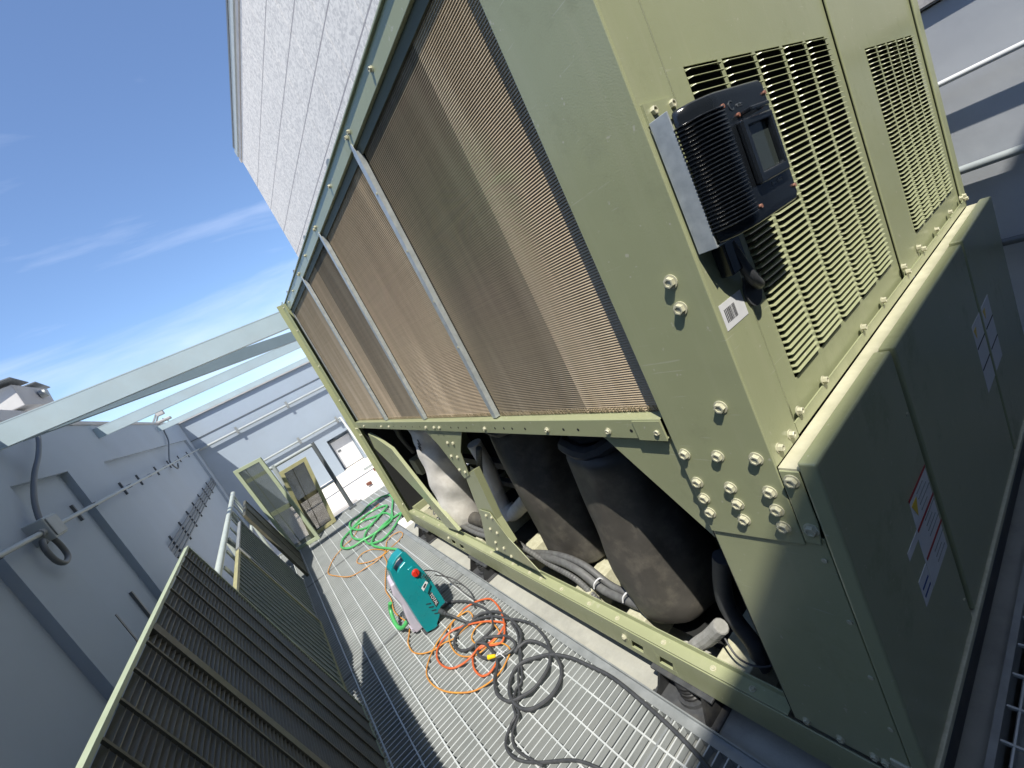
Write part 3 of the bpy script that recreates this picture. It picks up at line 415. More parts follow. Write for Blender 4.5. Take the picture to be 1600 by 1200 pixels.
# door edge trim at the corner of the control cabinet
# far posts
for (x0,x1) in ((0,.006),(X-.006,X)):
    MB().box(x0,x1,4.10,4.25,-1.14,1.5).box(min(x0+.006,x1-.05) if x0==0 else x0-.10,x0+.106 if x0==0 else x0-.0001,4.244,4.25,-1.14,1.5).build('corner_post',G,ch,bevel=.004)
MB().box(X-.006,X,0.006,.25,-.985,1.5).build('corner_post',G,ch,bevel=.004)
# top rail
b=MB().box(.020,.026,.2505,4.0995,1.392,1.478).box(.0262,.10,.2505,4.0995,1.472,1.478).box(.0262,.052,.2505,4.0995,1.392,1.397).box(.010,.0199,.2505,4.0995,1.470,1.478)
b.build('top_rail',G,ch,bevel=.002)
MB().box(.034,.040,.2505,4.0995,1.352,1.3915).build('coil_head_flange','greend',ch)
MB().box(0.103,X-.02,.006,4.243,1.45,1.471).build('roof_deck',G,ch)
for y in (.62,1.58,2.55,3.3,3.95): # lifting lugs
    b=MB();pts=[(.06,y-.05,1.478),(.06,y+.05,1.478)]+[(.06,y+.05*math.cos(a),1.50+.045*math.sin(a)) for a in [k*math.pi/8 for k in range(9)]]
    b.prism(pts,(.008,0,0)).build('lifting_lug','galvdull',ch)
# coils with horizontal fin ridges
def coil(y0,y1,m,xo=.045,z0=.138,z1=1.39,p=.0076,am=.0024):
    b=MB();n=int((z1-z0)/p)
    vs=[];
    for i in range(n+1):
        z=z0+i*p
        vs+=[(xo+am,y0,z),(xo+am,y1,z),(xo-am,y0,z+p*.20),(xo-am,y1,z+p*.20),(xo-am*.8,y0,z+p*.42),(xo-am*.8,y1,z+p*.42)]
    k=len(vs)//2;b.add(vs,[(2*i,2*i+1,2*i+3,2*i+2) for i in range(k-1)])
    o=b.build('coil',m,ch);return o
coil(.252,.584,'coilA',.045);coil(.5845,1.169,'coilB',.046);coil(1.205,2.085,'coilC',.044);coil(2.125,2.62,'coilB',.046);coil(2.6205,2.965,'coilC',.045);coil(3.015,4.098,'coilA',.045)
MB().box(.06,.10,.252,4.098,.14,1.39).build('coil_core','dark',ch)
# bent fins at the foot of the coil
b=MB()
for i in range(420):
    y=.27+i*.0091;a=random.uniform(-.006,.006);b.bar((.040,y,.137),(.037+random.uniform(-.003,.003),y+a,.156),.002,.003)
b.build('bent_fin_edge','coilB',ch)
for y in (1.187,2.105,2.99):
    b=MB().box(.016,.0195,y-.016,y+.016,.14,1.372).box(.0197,.040,y-.016,y-.013,.14,1.372).box(.0197,.040,y+.013,y+.016,.14,1.372)
    b.prism([(.0165,y-.014,1.372),(.0165,y+.014,1.372),(.0165,y+.006,1.405),(.0165,y-.006,1.405)],(.003,0,0))
    o=b.build('coil_divider','galv',ch)
MB().box(.030,.040,4.065,4.098,.14,1.385).build('coil_end_strip','galvdull',ch)
# middle beam under the coils
MB().box(0,.005,.262,4.085,.068,.134).box(.0052,.058,.262,4.085,.129,.134).box(.0052,.035,.262,4.085,.068,.072).build('middle_beam',G,ch,bevel=.0018)
MB().box(-.0035,-.0005,.262,.36,.066,.129).build('beam_splice',G,ch)
# gusset near top right of opening
MB().prism([(.014,.252,.066),(.014,.54,.066),(.014,.52,.05),(.014,.25,-.29)],(.005,0,0)).build('gusset_plate',G,ch,bevel=.001)
# braces
def plate(name,key,t=.005,m=G,bev=.0012):
    return MB().prism(D[key],(t,0,0)).build(name,m,ch,bevel=bev)
plate('brace_plate','b_up');plate('brace_plate','b_low');plate('brace','b_mid',.045);plate('brace','b_far',.03);plate('brace','b_deep',.006,'brass')
# base rail with slots
b=MB();zt0=-1.0;zb0=-1.145
def sl(y0,y1): b.box(0,.006,y0,y1,zb0,zt0)
slots=[(.745,.835),(.905,.995),(2.80,2.90),(2.97,3.07)]
prev=-.0
for a,c in slots:
    sl(prev,a);b.box(0,.006,a,c,zb0,-1.112);b.box(0,.006,a,c,-1.062,zt0)
    for (q,s_) in ((a,1),(c,-1)): b.prism([(0,q,-1.1121),(0,q,-1.0621),(0,q+s_*.022,-1.0621 if s_<0 else -1.1121)],(.006,0,0))
    prev=c
sl(prev,4.12)
b.box(.0062,.062,.275,4.12,-1.0,-.995).box(.057,.062,.275,4.12,-.9949,-.968).box(.0062,.06,0,4.12,zb0,zb0+.006)
b.build('base_rail',G,ch,bevel=.0015)
MB().box(X-.06,X,0,4.12,zb0,-.97).build('base_rail',G,ch)
MB().box(.065,X-.065,4.06,4.12,zb0,-.97).build('base_rail',G,ch)
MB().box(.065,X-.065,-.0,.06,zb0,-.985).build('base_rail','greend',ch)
# cross members of the base
for y,w in ((.50,.13),(.98,.11),(1.36,.11),(2.02,.12),(2.6,.1),(3.3,.12),(3.9,.1)):
    MB().hull8([(.066,y-w/2-.02,-1.14),(.066,y-w/2,-1.0),(.066,y+w/2+.02,-1.14),(.066,y+w/2,-1.0),(X-.07,y-w/2-.02,-1.14),(X-.07,y-w/2,-1.0),(X-.07,y+w/2+.02,-1.14),(X-.07,y+w/2,-1.0)]).build('cross_member','bolt',ch,bevel=.004)
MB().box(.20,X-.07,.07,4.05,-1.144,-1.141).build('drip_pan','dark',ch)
# near-black inner sheets: the bay's shade put into their colour
MB().box(1.0,1.02,.07,4.05,-.99,1.44).build('inner_shade_panel','dark',ch)
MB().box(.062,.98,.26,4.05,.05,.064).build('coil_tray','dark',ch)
MB().box(.03,.75,4.095,4.099,-.99,.07).build('side_shade_panel','dark',ch)
MB().box(.012,.99,.252,.258,-.985,.06).build('side_shade_panel','dark',ch)
MB().box(X-.012,X-.008,.26,4.09,.1,1.44).build('rear_coil','coilB',ch)
MB().box(X-.012,X-.008,.26,4.09,-.965,.09).build('rear_panel',G,ch)
MB().box(.11,X-.01,4.2,4.206,-.965,1.44).build('far_end_panel',G,ch)
# compressor suction jackets (black insulation)
def jacket(cx,cy,r,zt_,zb_,lean,name='insulated_pipe'):
    P_=[];R_=[]
    for k in range(17):
        t=k/16;z=zt_+(zb_-zt_)*t
        P_.append((cx+lean[0]*t,cy+lean[1]*t+.012*math.sin(t*5),z))
        R_.append(r*(.92+.10*t+.05*math.sin(t*7+cy*3)) if t<.93 else r*(1.02-.35*(t-.93)/.07))
    b=MB().tube(P_,R_,28);rr=random.Random(int(cy*100))
    vs=[];
    for i,v in enumerate(b.v):
        v=Vector(v);a=math.atan2(v[1]-cy,v[0]-cx);d=.012*math.sin(3*a+v[2]*6+cy*4)+.007*math.sin(7*a-v[2]*11)+rr.uniform(-.002,.002)
        n=Vector((math.cos(a),math.sin(a),0));vs.append(tuple(v+n*d))
    b.v=vs
    o=b.build(name,'foam',ch,smooth=True);m_=o.modifiers.new('sub','SUBSURF');m_.levels=1;m_.render_levels=1;return o
jacket(.33,.895,.232,-.12,-1.06,(.0,.02));jacket(.37,1.58,.235,-.02,-1.02,(0,.02))
for cy,zz in ((.92,-.08),(1.58,.02)):
    P_=[(.38+.22*math.cos(a),cy+.22*math.sin(a),zz-.04+.015*math.sin(5*a)) for a in [k*math.pi/12 for k in range(25)]]
    MB().tube(P_,.035,8,False).build('tape_band','rubber',ch,smooth=True)
b=MB().cyl((.36,.93,-.1),(.36,.93,.05),.17,20);b.build('pipe_neck','rubber',ch,smooth=True)
b=MB().cyl((.40,1.6,-.02),(.40,1.6,.05),.17,20);b.build('pipe_neck','rubber',ch,smooth=True)
# white wrapped pipe, leaning away
def lag(P0,R0,name):
    P_=spl(P0,6);R_=[]
    for i in range(len(P_)): R_.append(R0[0]+(R0[1]-R0[0])*i/(len(P_)-1)+.006*math.sin(i*1.3))
    b=MB().tube(P_,R_,24);rr=random.Random(4)
    b.v=[(v[0]+.007*math.sin(v[2]*27+v[1]*19)+rr.uniform(-.002,.002),v[1]+.012*math.sin(v[2]*21+v[0]*30),v[2]+rr.uniform(-.002,.002)) for v in b.v]
    o=b.build(name,'wrap',ch,smooth=True);o.modifiers.new('s','SUBSURF').render_levels=1;return o
lag([(.24,2.72,.04),(.23,2.82,-.25),(.22,2.93,-.6),(.21,3.02,-.98)],(.155,.185),'wrapped_vessel')
lag([(.30,3.25,.03),(.30,3.2,-.2),(.30,3.2,-.45)],(.10,.12),'wrapped_vessel')
b=MB()
for k in range(4): b.box(.072,.076,2.66+.035*k,2.675+.035*k,-.12-.03*k,-.07-.03*k)
b.build('stencil_marks','ink',ch)
MB().tube(spl([(.24,3.42,.05),(.22,3.6,-.05),(.25,3.75,-.2),(.3,3.8,-.4)],6),.03,10).build('black_valve_pipe','rubber',ch,smooth=True)
b=MB().box(.25,.38,3.80,3.98,-.66,-.48);b.build('terminal_box','bolt',ch,bevel=.01)
MB().tube(spl(D['stubpipe'],5),.055,14).build('insulated_stub','foam',ch,smooth=True)
MB().tube(spl([(.33,2.33,-.25)]+D['cream'],6),.055,14).build('lagged_elbow','wrap',ch,smooth=True)
b=MB().cyl((.35,2.44,-.86),(.35,2.40,-.945),.068,14);b.build('elbow_collar','wrap',ch,smooth=True)
def corr(name,key,r,m='rubg',sub=26):
    P_=spl(D[key],sub);acc=0;R_=[]
    for i,p in enumerate(P_): R_.append(r*(1.0 if i%2 else .86))
    return MB().tube(P_,R_,12).build(name,m,ch,smooth=False)
corr('corrugated_conduit','cond1',.019,'brass' if 0 else 'rubg')
corr('corrugated_conduit','flex',.030,'flex',16)
MB().tube(spl(D['cond2'],6),.026,12).build('grey_hose','rubg',ch,smooth=True)
MB().tube(spl([(p[0]+.02,p[1]-.06,p[2]+.03) for p in D['cond2']],6),.018,12).build('grey_hose','rubg',ch,smooth=True)
MB().tube(spl(D['bighose'],6),.032,14).build('black_hose','rubber',ch,smooth=True)
MB().tube(spl([(p[0],p[1],p[2]) for p in [(.09,3.25,-.90),(.10,2.95,-.955),(.10,2.6,-.965),(.12,2.25,-.93)]],6),.02,10).build('grey_hose','rubg',ch,smooth=True)
MB().tube(spl([(.12,3.3,-.93),(.14,2.98,-.975),(.15,2.6,-.98),(.2,2.2,-.95)],6),.022,10).build('grey_hose','rubg',ch,smooth=True)
rr=random.Random(3)
MB().tube(spl([(.12+rr.uniform(-.05,.1),3.55+.12*math.cos(k*1.1)+.0*k,-.955+.02*rr.random()+.03*(k%3)) for k in range(16)],5),.006,6).build('loose_wire','rubg',ch,smooth=True)
MB().tube(spl([(.10,.50,-.88),(.07,.44,-.92),(.09,.36,-.93),(.2,.30,-.95)],6),.004,6).build('loose_wire','rubber',ch,smooth=True)
for y in (1.02,1.22):
    MB().tube(spl([(.08,y,-.93),(.09,y-.01,-.90),(.12,y-.03,-.885),(.14,y-.03,-.92)],5),.004,6).build('cable_tie','white',ch,smooth=True)
for z in (-.56,-.61):
    P_=[(.10+.028*math.cos(a),2.05+.028*math.sin(a)*1.2,z+.01*math.cos(a)) for a in [k*math.pi/8 for k in range(17)]]
    MB().tube(P_,.007,8,False).build('conduit_clip','bolt',ch,smooth=True)
MB().box(.5,.56,.4,3.9,-.62,-.56).box(.55,.60,.4,3.9,-.85,-.80).build('inner_frame_bar','steel_dk',ch)
# end panels with stamped louvres
def endpanel(x0,x1,cols,ztop,zbot,rows,yf=.014):
    b=MB();z0,z1=.012,1.49;xs=[x0]
    b.box(x0,x1,yf,yf+.003,ztop+.006,z1);b.box(x0,x1,yf,yf+.003,z0,zbot-.004)
    edges=[x0]+[v for c in cols for v in c]+[x1]
    for i in range(0,len(edges),2): b.box(edges[i],edges[i+1],yf,yf+.003,zbot-.004,ztop+.006)
    p=(ztop-zbot)/rows
    for (a,c) in cols:
        for k in range(rows):
            z=zbot+k*p   # hood: starts at the sheet, swells outward and down
            vs=[];prof=[(yf+.002,z+p*1.0),(yf-.004,z+p*.93),(yf-.010,z+p*.76),(yf-.0115,z+p*.66),(yf-.0095,z+p*.68),(yf-.004,z+p*.84),(yf+.0025,z+p*.90)]
            n=len(prof)
            for xx,sh in ((a,1.),(a+.006,0.),(c-.006,0.),(c,1.)):
                for (yy,zz) in prof: vs.append((xx,yy+(yf-yy)*sh*.9,zz))
            fs=[]
            for s_ in range(3):
                for q in range(n-1): fs.append((s_*n+q,s_*n+q+1,(s_+1)*n+q+1,(s_+1)*n+q))
            b.add(vs,fs)
    o=b.build('louvre_panel',G,ch);return o
endpanel(.165,1.132,[(.233,.385),(.404,.562),(.580,.731),(.749,.895),(.914,1.066)],.868,.112,46)
endpanel(1.362,2.125,[(1.404,1.524),(1.540,1.655),(1.671,1.787),(1.803,1.910),(1.926,2.03)],.80,.118,44)
MB().hull8([(.1352,.0005,.075),(.1352,.0005,1.49),(.1352,.004,.075),(.1352,.004,1.49),(.1648,.014,.075),(.1648,.014,1.49),(.1648,.017,.075),(.1648,.017,1.49)]).build('panel_return',G,ch)
MB().box(1.136,1.356,.006,.012,.02,1.49).build('centre_mullion',G,ch,bevel=.002)
MB().prism([(2.129,.004,.02),(2.19,.0,.02),(2.19,.012,.02),(2.129,.012,.02)],(0,0,1.47)).build('edge_fold',G,ch,bevel=.003)
MB().box(.14,2.18,.002,.0055,.004,.036).build('sill_strip',G,ch)
MB().box(.03,2.15,.10,.11,.0,1.44).build('shade_backing','dark',ch)  # black sheet added as painted shade behind the louvre slots
# control cabinet
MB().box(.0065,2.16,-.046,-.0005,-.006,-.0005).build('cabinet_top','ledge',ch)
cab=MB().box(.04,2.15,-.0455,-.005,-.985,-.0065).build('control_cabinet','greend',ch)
def door(x0,x1,z0=-.925,z1=.020,yb=-.0463,yf=-.085):
    b=MB().box(x0,x1,yf,yb,z0,z1);return b.build('cabinet_door',G,ch,bevel=.006,seg=3)
d1=door(.0,.541);d2=door(.573,1.462,z1=.014);d3=door(1.488,2.13)
for o,xx in ((d1,.51),(d2,1.43)):
    for z in (-.14,-.8): MB().box(xx,xx+.012,-.0868,-.0853,z-.03,z-.024).build('screw','bolt',o)
for z in (-.07,-.085-.05,-.32,-.50,-.68): # trim rivets on the cabinet flank
    MB().cyl((.002,-.03 if z<-.2 else -.026,z-.12),(.0055,-.03 if z<-.2 else -.026,z-.12),.006,10).build('rivet','bolt',ch,smooth=True)
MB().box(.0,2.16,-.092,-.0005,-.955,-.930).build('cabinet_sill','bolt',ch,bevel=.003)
MB().box(.02,2.15,-.06,-.002,zb0,-.956).build('end_base_rail','steel_dk',ch)
# labels on doors
def lab(px,parent,m,y,name='label',t=.0008): return MB().prism([(p[0],y,p[1]) for p in px],(0,-t,0)).build(name,m,parent)
L1=lab([(.36,-.342),(.526,-.342),(.515,-.62),(.345,-.62),(.345,-.456),(.258,-.456),(.258,-.432),(.355,-.432)],d1,'white',-.0851,'warning_label')
lab([(.365,-.365),(.41,-.365),(.388,-.41)],d1,'yellow',-.0861,'hazard_triangle')
for z in (-.34,-.435,-.53):lab([(.356,z),(.527,z),(.527,z-.008),(.356,z-.008)],d1,'redink',-.0861,'red_stripe')
for k in range(14):
    z=-.36-.018*k
    if abs(z+.435)<.012 or abs(z+.53)<.012: continue
    lab([(.42,z),(.42+.06+.04*((k*7)%3)/2,z),(.42+.06+.04*((k*7)%3)/2,z-.003),(.42,z-.003)],d1,'galvdull',-.0861,'small_print')
lab([(.268,-.535),(.342,-.535),(.342,-.618),(.268,-.618)],d1,'white',-.0851,'blue_lined_label')
for z in (-.565,-.59):lab([(.278,z),(.332,z),(.332,z-.006),(.278,z-.006)],d1,'blueink',-.0861,'blue_stripe')
for o,x0 in ((d2,1.315),(d3,1.50)):
    lab([(x0,-.27),(x0+.145,-.27),(x0+.145,-.55),(x0,-.55)],o,'white',-.0851,'warning_label')
    lab([(x0+.01,-.29),(x0+.05,-.29),(x0+.03,-.33)],o,'yellow',-.0861,'hazard_triangle')
    for z in (-.36,-.45):lab([(x0+.002,z),(x0+.143,z),(x0+.143,z-.006),(x0+.002,z-.006)],o,'ink',-.0861,'dark_stripe')
# barcode sticker on the post
lab([(.016,.396),(.112,.396),(.112,.338),(.016,.338)],ch,'white',-.0004,'barcode_sticker',.0006)
b=MB();xx=.028
rr=random.Random(5)
while xx<.072:
    w_=rr.choice((.0012,.002,.003));b.box(xx,xx+w_,-.0014,-.0011,.352,.382);xx+=w_+rr.choice((.0015,.0025))
b.build('barcode','ink',ch)
# bolts
def bolt_mesh(r=.0125,h=.011):
    b=MB();n=6
    b.cyl((0,0,0),(0,0,.0022),r*1.32,20);
    b.v+= [];o=len(b.v)
    hx=[(r*math.cos(k*math.pi/3),r*math.sin(k*math.pi/3)) for k in range(6)];ins=[(x*.93,y*.93) for x,y in hx];i2=[(x*.62,y*.62) for x,y in hx]
    vs=[(x,y,.002) for x,y in hx]+[(x,y,h-.001) for x,y in hx]+[(x,y,h) for x,y in ins]+[(x,y,h) for x,y in i2]+[(x*.95,y*.95,h-.0022) for x,y in i2]
    fs=[]
    for L_ in range(4):
        for k in range(6): fs.append((L_*6+k,L_*6+(k+1)%6,(L_+1)*6+(k+1)%6,(L_+1)*6+k))
    fs.append(tuple(range(24,30)));b.add(vs,fs);return b
def bolts(lst,r,h,parent=ch):
    first=None
    for (p,n,ang) in lst:
        if first is None:
            keep=parent['_o'];b=bolt_mesh(r,h);me=bpy.data.meshes.new('bolt');me.from_pydata(b.v,[],b.f);me.materials.append(M['bolt'])
            bm=bmesh.new();bm.from_mesh(me);bmesh.ops.recalc_face_normals(bm,faces=bm.faces);bm.to_mesh(me);bm.free();first=bpy.data.objects.new('bolt',me);o=first
        else:o=first.copy()
        COL.objects.link(o);o.parent=parent
        o.matrix_basis=Matrix.Translation(Vector(p)-Vector(parent['_o']))@Vector(n).to_track_quat('Z','Y').to_matrix().to_4x4()@Matrix.Rotation(ang,4,'Z')
rb_=random.Random(11)
A=lambda:rb_.uniform(0,1.05)
nx=(-1,0,0);ny=(0,-1,0)
bolts([((0,y,z),nx,A()) for y,z in [(.070,.480),(.072,.417),(.072,.165),(.227,.025),(.131,.026),(.036,.026),(.225,-.066),(.132,-.069),(.035,-.067),(.225,-.119),(.131,-.12),(.035,-.119),(.226,-.167),(.131,-.169),(.035,-.169),(-.024,-.029),(-.026,-.162)]],.0125,.012)
bolts([((x,0.0,z),ny,A()) for x,z in [(.040,.798),(.107,.80),(.098,.030),(.036,.033)]]+[((x,.002,z),ny,A()) for x,z in [(.333,.048),(.170,.052),(.656,.052),(.86,.055),(1.12,.075),(1.15,.045),(1.33,.075),(1.38,.052),(1.6,.06),(1.85,.06),(2.08,.06),(2.14,.055),(2.165,.035)]],.009,.012)
bolts([((0,y,.093),nx,A()) for y in (.285,.476,.80,1.30,1.868,1.95,2.09,2.92,3.15,3.78)]+[((.010,y,z),nx,A()) for y,z in [(1.90,-.02),(1.82,-.02),(1.96,-.12),(1.87,-.12),(1.95,-.22),(1.88,-.23)]]+[((.005,y,z),nx,A()) for y,z in [(1.92,-.56),(1.85,-.56),(1.98,-.68),(1.90,-.69),(2.02,-.80),(1.93,-.82),(2.06,-.87),(1.88,-.87)]]+[((0,y,z),nx,A()) for y,z in [(4.14,.06),(4.2,.06),(4.14,-.02),(4.2,-.02),(4.17,.4),(4.17,.8),(4.17,1.2),(4.17,1.45),(4.15,-.9)]],.0085,.009)
bolts([((.03,y,-.995),(0,0,1),A()) for y in (.40,.55,.78,1.05,1.25,1.48,1.68,1.8,2.0,2.3,2.9,3.3,3.7,4.0)],.009,.007)
bolts([((0,y,z),nx,A()) for y,z in ((1.015,-1.06),(3.09,-1.06))],.011,.012)
bolts([((.020,y,1.435),nx,A()) for y in (.8,1.15,1.19,1.6,2.1,2.14,2.6,3.0,3.04,3.5,3.9)],.008,.01)
bolts([((.006,y,-.965),nx,A()) for y in (.21,.12,.04,.015)],.009,.01)
bolts([((.016,y,z),nx,0) for y in (1.18,) for z in (.5,.72,.95,1.2)],.004,.003)
b=MB()
for y in (.38,.62,.70,.95,1.05,1.12,1.2,1.5,1.6,1.7,2.2,2.35,2.5,2.6,2.8,3.3): b.cyl((-.0004,y,.095),(.001,y,.095),.006,10)
b.build('drilled_holes','dark',ch)
MB().cyl((.075,-.0004,.54),(.075,.001,.54),.004,10).build('drilled_hole','dark',ch)
# display box
bx=MB()
prof=[(.0150,-.0455),(.019,-.058),(.040,-.076),(.078,-.088),(.10,-.0915),(.292,-.0915),(.298,-.085),(.298,-.0455)]
def lay(z,s,cy=-.0455):
    cx=.12
    return [(cx+(x-cx)*s,cy+(y-cy)*s,z) for x,y in prof]
zs_=[(.516,.93),(.521,.975),(.532,1.),(.756,1.),(.767,.975),(.773,.93)]
vs=[];n=len(prof)
for z,s_ in zs_: vs+=lay(z,s_)
fs=[(i*n+k,i*n+(k+1)%n,(i+1)*n+(k+1)%n,(i+1)*n+k) for i in range(len(zs_)-1) for k in range(n)]+[tuple(range(n)),tuple((len(zs_)-1)*n+k for k in range(n))]
bx.add(vs,fs);db=bx.build('display_box','boxblk',ch,bevel=.004,seg=3,smooth=True)
b=MB()
def smoothprof(pr,n=5): return [(p.x,p.y) for p in spl([(x,y,0) for x,y in pr],n)]
for k in range(27):
    z=.541+k*.0077
    pr=smoothprof([(.0090,-.0460),(.0125,-.062),(.034,-.0835),(.070,-.0965),(.100,-.0975)],5);n=len(pr)
    vs=[]
    for dz,e in ((-.0026,.90),(-.0014,.99),(-.0004,1.0),(.0004,1.0),(.0014,.99),(.0026,.90)):
        for (x,y) in pr:
            q=Vector((x,y,z+dz));c_=Vector((.12,-.03,z+dz));vs.append(c_+(q-c_)*e)
    b.add(vs,[(i_*n+j_,i_*n+j_+1,(i_+1)*n+j_+1,(i_+1)*n+j_) for i_ in range(5) for j_ in range(n-1)])
b.build('cooling_fins','boxblk',db,smooth=True)
b=MB().ring([(.128,-.092,.582),(.262,-.092,.582),(.262,-.092,.706),(.128,-.092,.706)],[(.150,-.092,.602),(.246,-.092,.602),(.246,-.092,.692),(.150,-.092,.692)],(0,-.013,0))
b.build('screen_bezel','boxblk',db,bevel=.004,seg=3)
MB().box(.1502,.2458,-.0945,-.0918,.6022,.6918).build('screen','screen',db)
MB().bar((.158,-.108,.718),(.238,-.108,.718),.012,.008).box(.158,.164,-.105,-.092,.714,.722).box(.232,.238,-.105,-.092,.714,.722).build('handle','boxblk',db,bevel=.002)
for (x,z) in ((.105,.742),(.283,.742),(.283,.545),(.118,.545),(.150,.7185),(.246,.7185)):
    MB().cyl((x,-.0917,z),(x,-.0955,z),.0042,10).build('screw','copper',db)
text('LATITUDE'[:0]+'C',  'letter_mark','letter',db,(.136,-.0922,.738),.026,axes((1,0,0),(0,0,1)),.0006)
text('ustc','letter_mark','letter',db,(.168,-.0922,.737),.014,axes((1,0,0),(0,0,1)),.0006)
text('OPTI VIEW','name_plate','white',db,(.216,-.0922,.571),.0105,axes((1,0,0),(0,0,1)),.0003)
MB().box(.010,.014,-.046,-.0055,.512,.778).box(.0142,.30,-.0449,-.0420,.512,.516).build('mounting_bracket','galv',db,bevel=.001)
MB().box(.0142,.12,-.0052,-.0002,.775,.815).build('bracket_foot',G,ch)
MB().box(.06,.13,-.030,-.001,.44,.515).build('cable_entry','boxblk',db,bevel=.004)
MB().tube(spl([(.10,-.02,.50),(.12,-.028,.42),(.16,-.018,.385),(.185,.0,.40)],6),.012,10).build('signal_cable','rubber',db,smooth=True)
MB().cyl((.155,.013,.375),(.155,-.006,.375),.035,20).build('grommet','rubber',ch,smooth=True)
# spring isolators
def iso(y):
    p=MB().box(-.022,.105,y-.15,y+.15,-1.158,-1.1465).build('spring_isolator','steel_dk',ch,bevel=.002)
    MB().box(-.085,.13,y-.155,y+.155,ZP+.0005,ZP+.012).build('base_plate','steel_dk',p,bevel=.002)
    for s_ in (-1,1):
        MB().hull8([(-.022,y+s_*.10,-1.159),(-.072,y+s_*.115,ZP+.012),(-.022,y+s_*.112,-1.159),(-.072,y+s_*.127,ZP+.012),(.09,y+s_*.10,-1.159),(.11,y+s_*.115,ZP+.012),(.09,y+s_*.112,-1.159),(.11,y+s_*.127,ZP+.012)]).build('side_leg','black',p)
    MB().cyl((.02,y,ZP+.012),(.02,y,ZP+.03),.065,20).build('spring_cup','steel_dk',p,smooth=True)
    P_=[(.02+.042*math.cos(a),y+.042*math.sin(a),ZP+.03+.078*a/(2*math.pi*4)) for a in [k*math.pi/8 for k in range(64)]]
    MB().tube(P_,.009,8).build('spring','black',p,smooth=True)
    for s_ in (-1,1): MB().cyl((-.063,y+s_*.142,ZP+.012),(-.063,y+s_*.142,ZP+.024),.011,6).build('anchor_nut','steel_dk',p)
for y in (.74,2.62,3.86): iso(y)
# ================================================================== grille panels
def grille(org,u,v,W,H,sp,vb,mf,ms,label,fw=.022,dep=.03,slat=.014,rowsbox=(),name='grille_panel',extra=None,group='removed grille panels'):
    org=Vector(org);u=Vector(u).normalized();v=Vector(v).normalized();nrm=u.cross(v)
    t=thing(name,org,label,'grille',group)
    def T(a,b,c): return org+u*a+nrm*b+v*c
    def bx(mb,a0,a1,b0,b1,c0,c1): mb.hull8([T(a,b,c) for a in (a0,a1) for b in (b0,b1) for c in (c0,c1)])
    m=MB();bx(m,0,W,0,dep,0,fw);bx(m,0,W,0,dep,H-fw,H);bx(m,0,fw,0,dep,fw+.0002,H-fw-.0002);bx(m,W-fw,W,0,dep,fw+.0002,H-fw-.0002)
    m.build('frame',mf,t,bevel=.001)
    m=MB();z=fw+sp/2
    while z<H-fw-.002:
        m.hull8([T(fw,b,z+dz) for b,dz in ()]) if 0 else None
        vs=[]
        for a in (fw,W-fw):
            for b,dz in ((dep*.5-slat/2,-.004),(dep*.5+slat/2,.006)):
                for q in (0,.0016): vs.append(T(a,b,z+dz+q))
        m.hull8(vs);z+=sp
    m.build('slats',ms,t)
    m=MB()
    for a in vb:
        w_=.0045 if not isinstance(a,tuple) else a[1];a_=a if not isinstance(a,tuple) else a[0]
        bx(m,a_-w_,a_+w_,dep*.5-slat/2-.005 if w_<.01 else -.002,dep*.5-slat/2+.002 if w_<.01 else dep*.99,fw,H-fw)
    if vb:m.build('upright_bars',ms,t)
    if extra:
        m=MB()
        for (a0,a1,c0,c1) in extra:
            m=MB();bx(m,a0,a1,dep*.5-slat/2-.008,dep*.5-slat/2-.003,c0,c1);m.build('cross_strap',mf,t)
    return t,T
vL=Vector((-.215,0,1.40))
# P1: far bottom corner (-1.13,2.33,-1.2)
ubars=[2.33-y for y in (2.15,1.99,1.83,1.665,1.51)]+[(2.33-1.30,.022)]+[2.33-y for y in (1.185,1.02,.87,.72,.56,.40,.24)]
grille((-1.125,2.33,ZF+.003),(0,-1,0),(-.215,0,1.40),2.15,1.42,.0195,ubars,'louvlt','louvdk','big dark olive grille panel nearest the viewpoint, leaning on the left handrail',fw=.012,dep=.022,slat=.016)
grille((-1.175,3.74,ZF+.003),(0,-1,0),(-.175,0,.95),1.34,.97,.017,[.09*i for i in range(1,15)],'brass','louvgr','short grey green grille with a worn khaki end strip, just beyond the big dark one',fw=.022)
grille((-1.185,4.93,ZF+.003),(0,-1,0),(-.165,0,.95),1.12,.97,.017,[.09*i for i in range(1,12)],'galvdull','louvgr','short grey green grille leaning third from the viewpoint behind the khaki strip',fw=.016)
grille((-1.12,6.02,ZF+.003),(0,-1,0),(-.165,0,.95),1.03,.99,.013,[.5],'louvdk','louvdk','dark fine slatted grille leaning farthest away by the walkway end',fw=.016)
# two upright panels at the far end
grille((-1.165,6.16,ZF+.003),(.30,-.12,0),(-.06,.0,1.32),.37,1.36,.0135,[.13],'louvlt','louvgr','tall pale green framed grille standing at the walkway end, left of the pair',fw=.045,extra=[(.04,.34,.58,.64),(.04,.34,1.13,1.18)],slat=.008,group='upright grilles at the walkway end')
grille((-.93,6.26,ZF+.003),(.37,.02,0),(.115,.03,1.0),.385,1.04,.012,[.17],'brass','louvdk','narrow olive framed grille standing tilted at the walkway end, right of the pair',fw=.05,extra=[(.04,.34,.50,.56)],slat=.008,group='upright grilles at the walkway end')
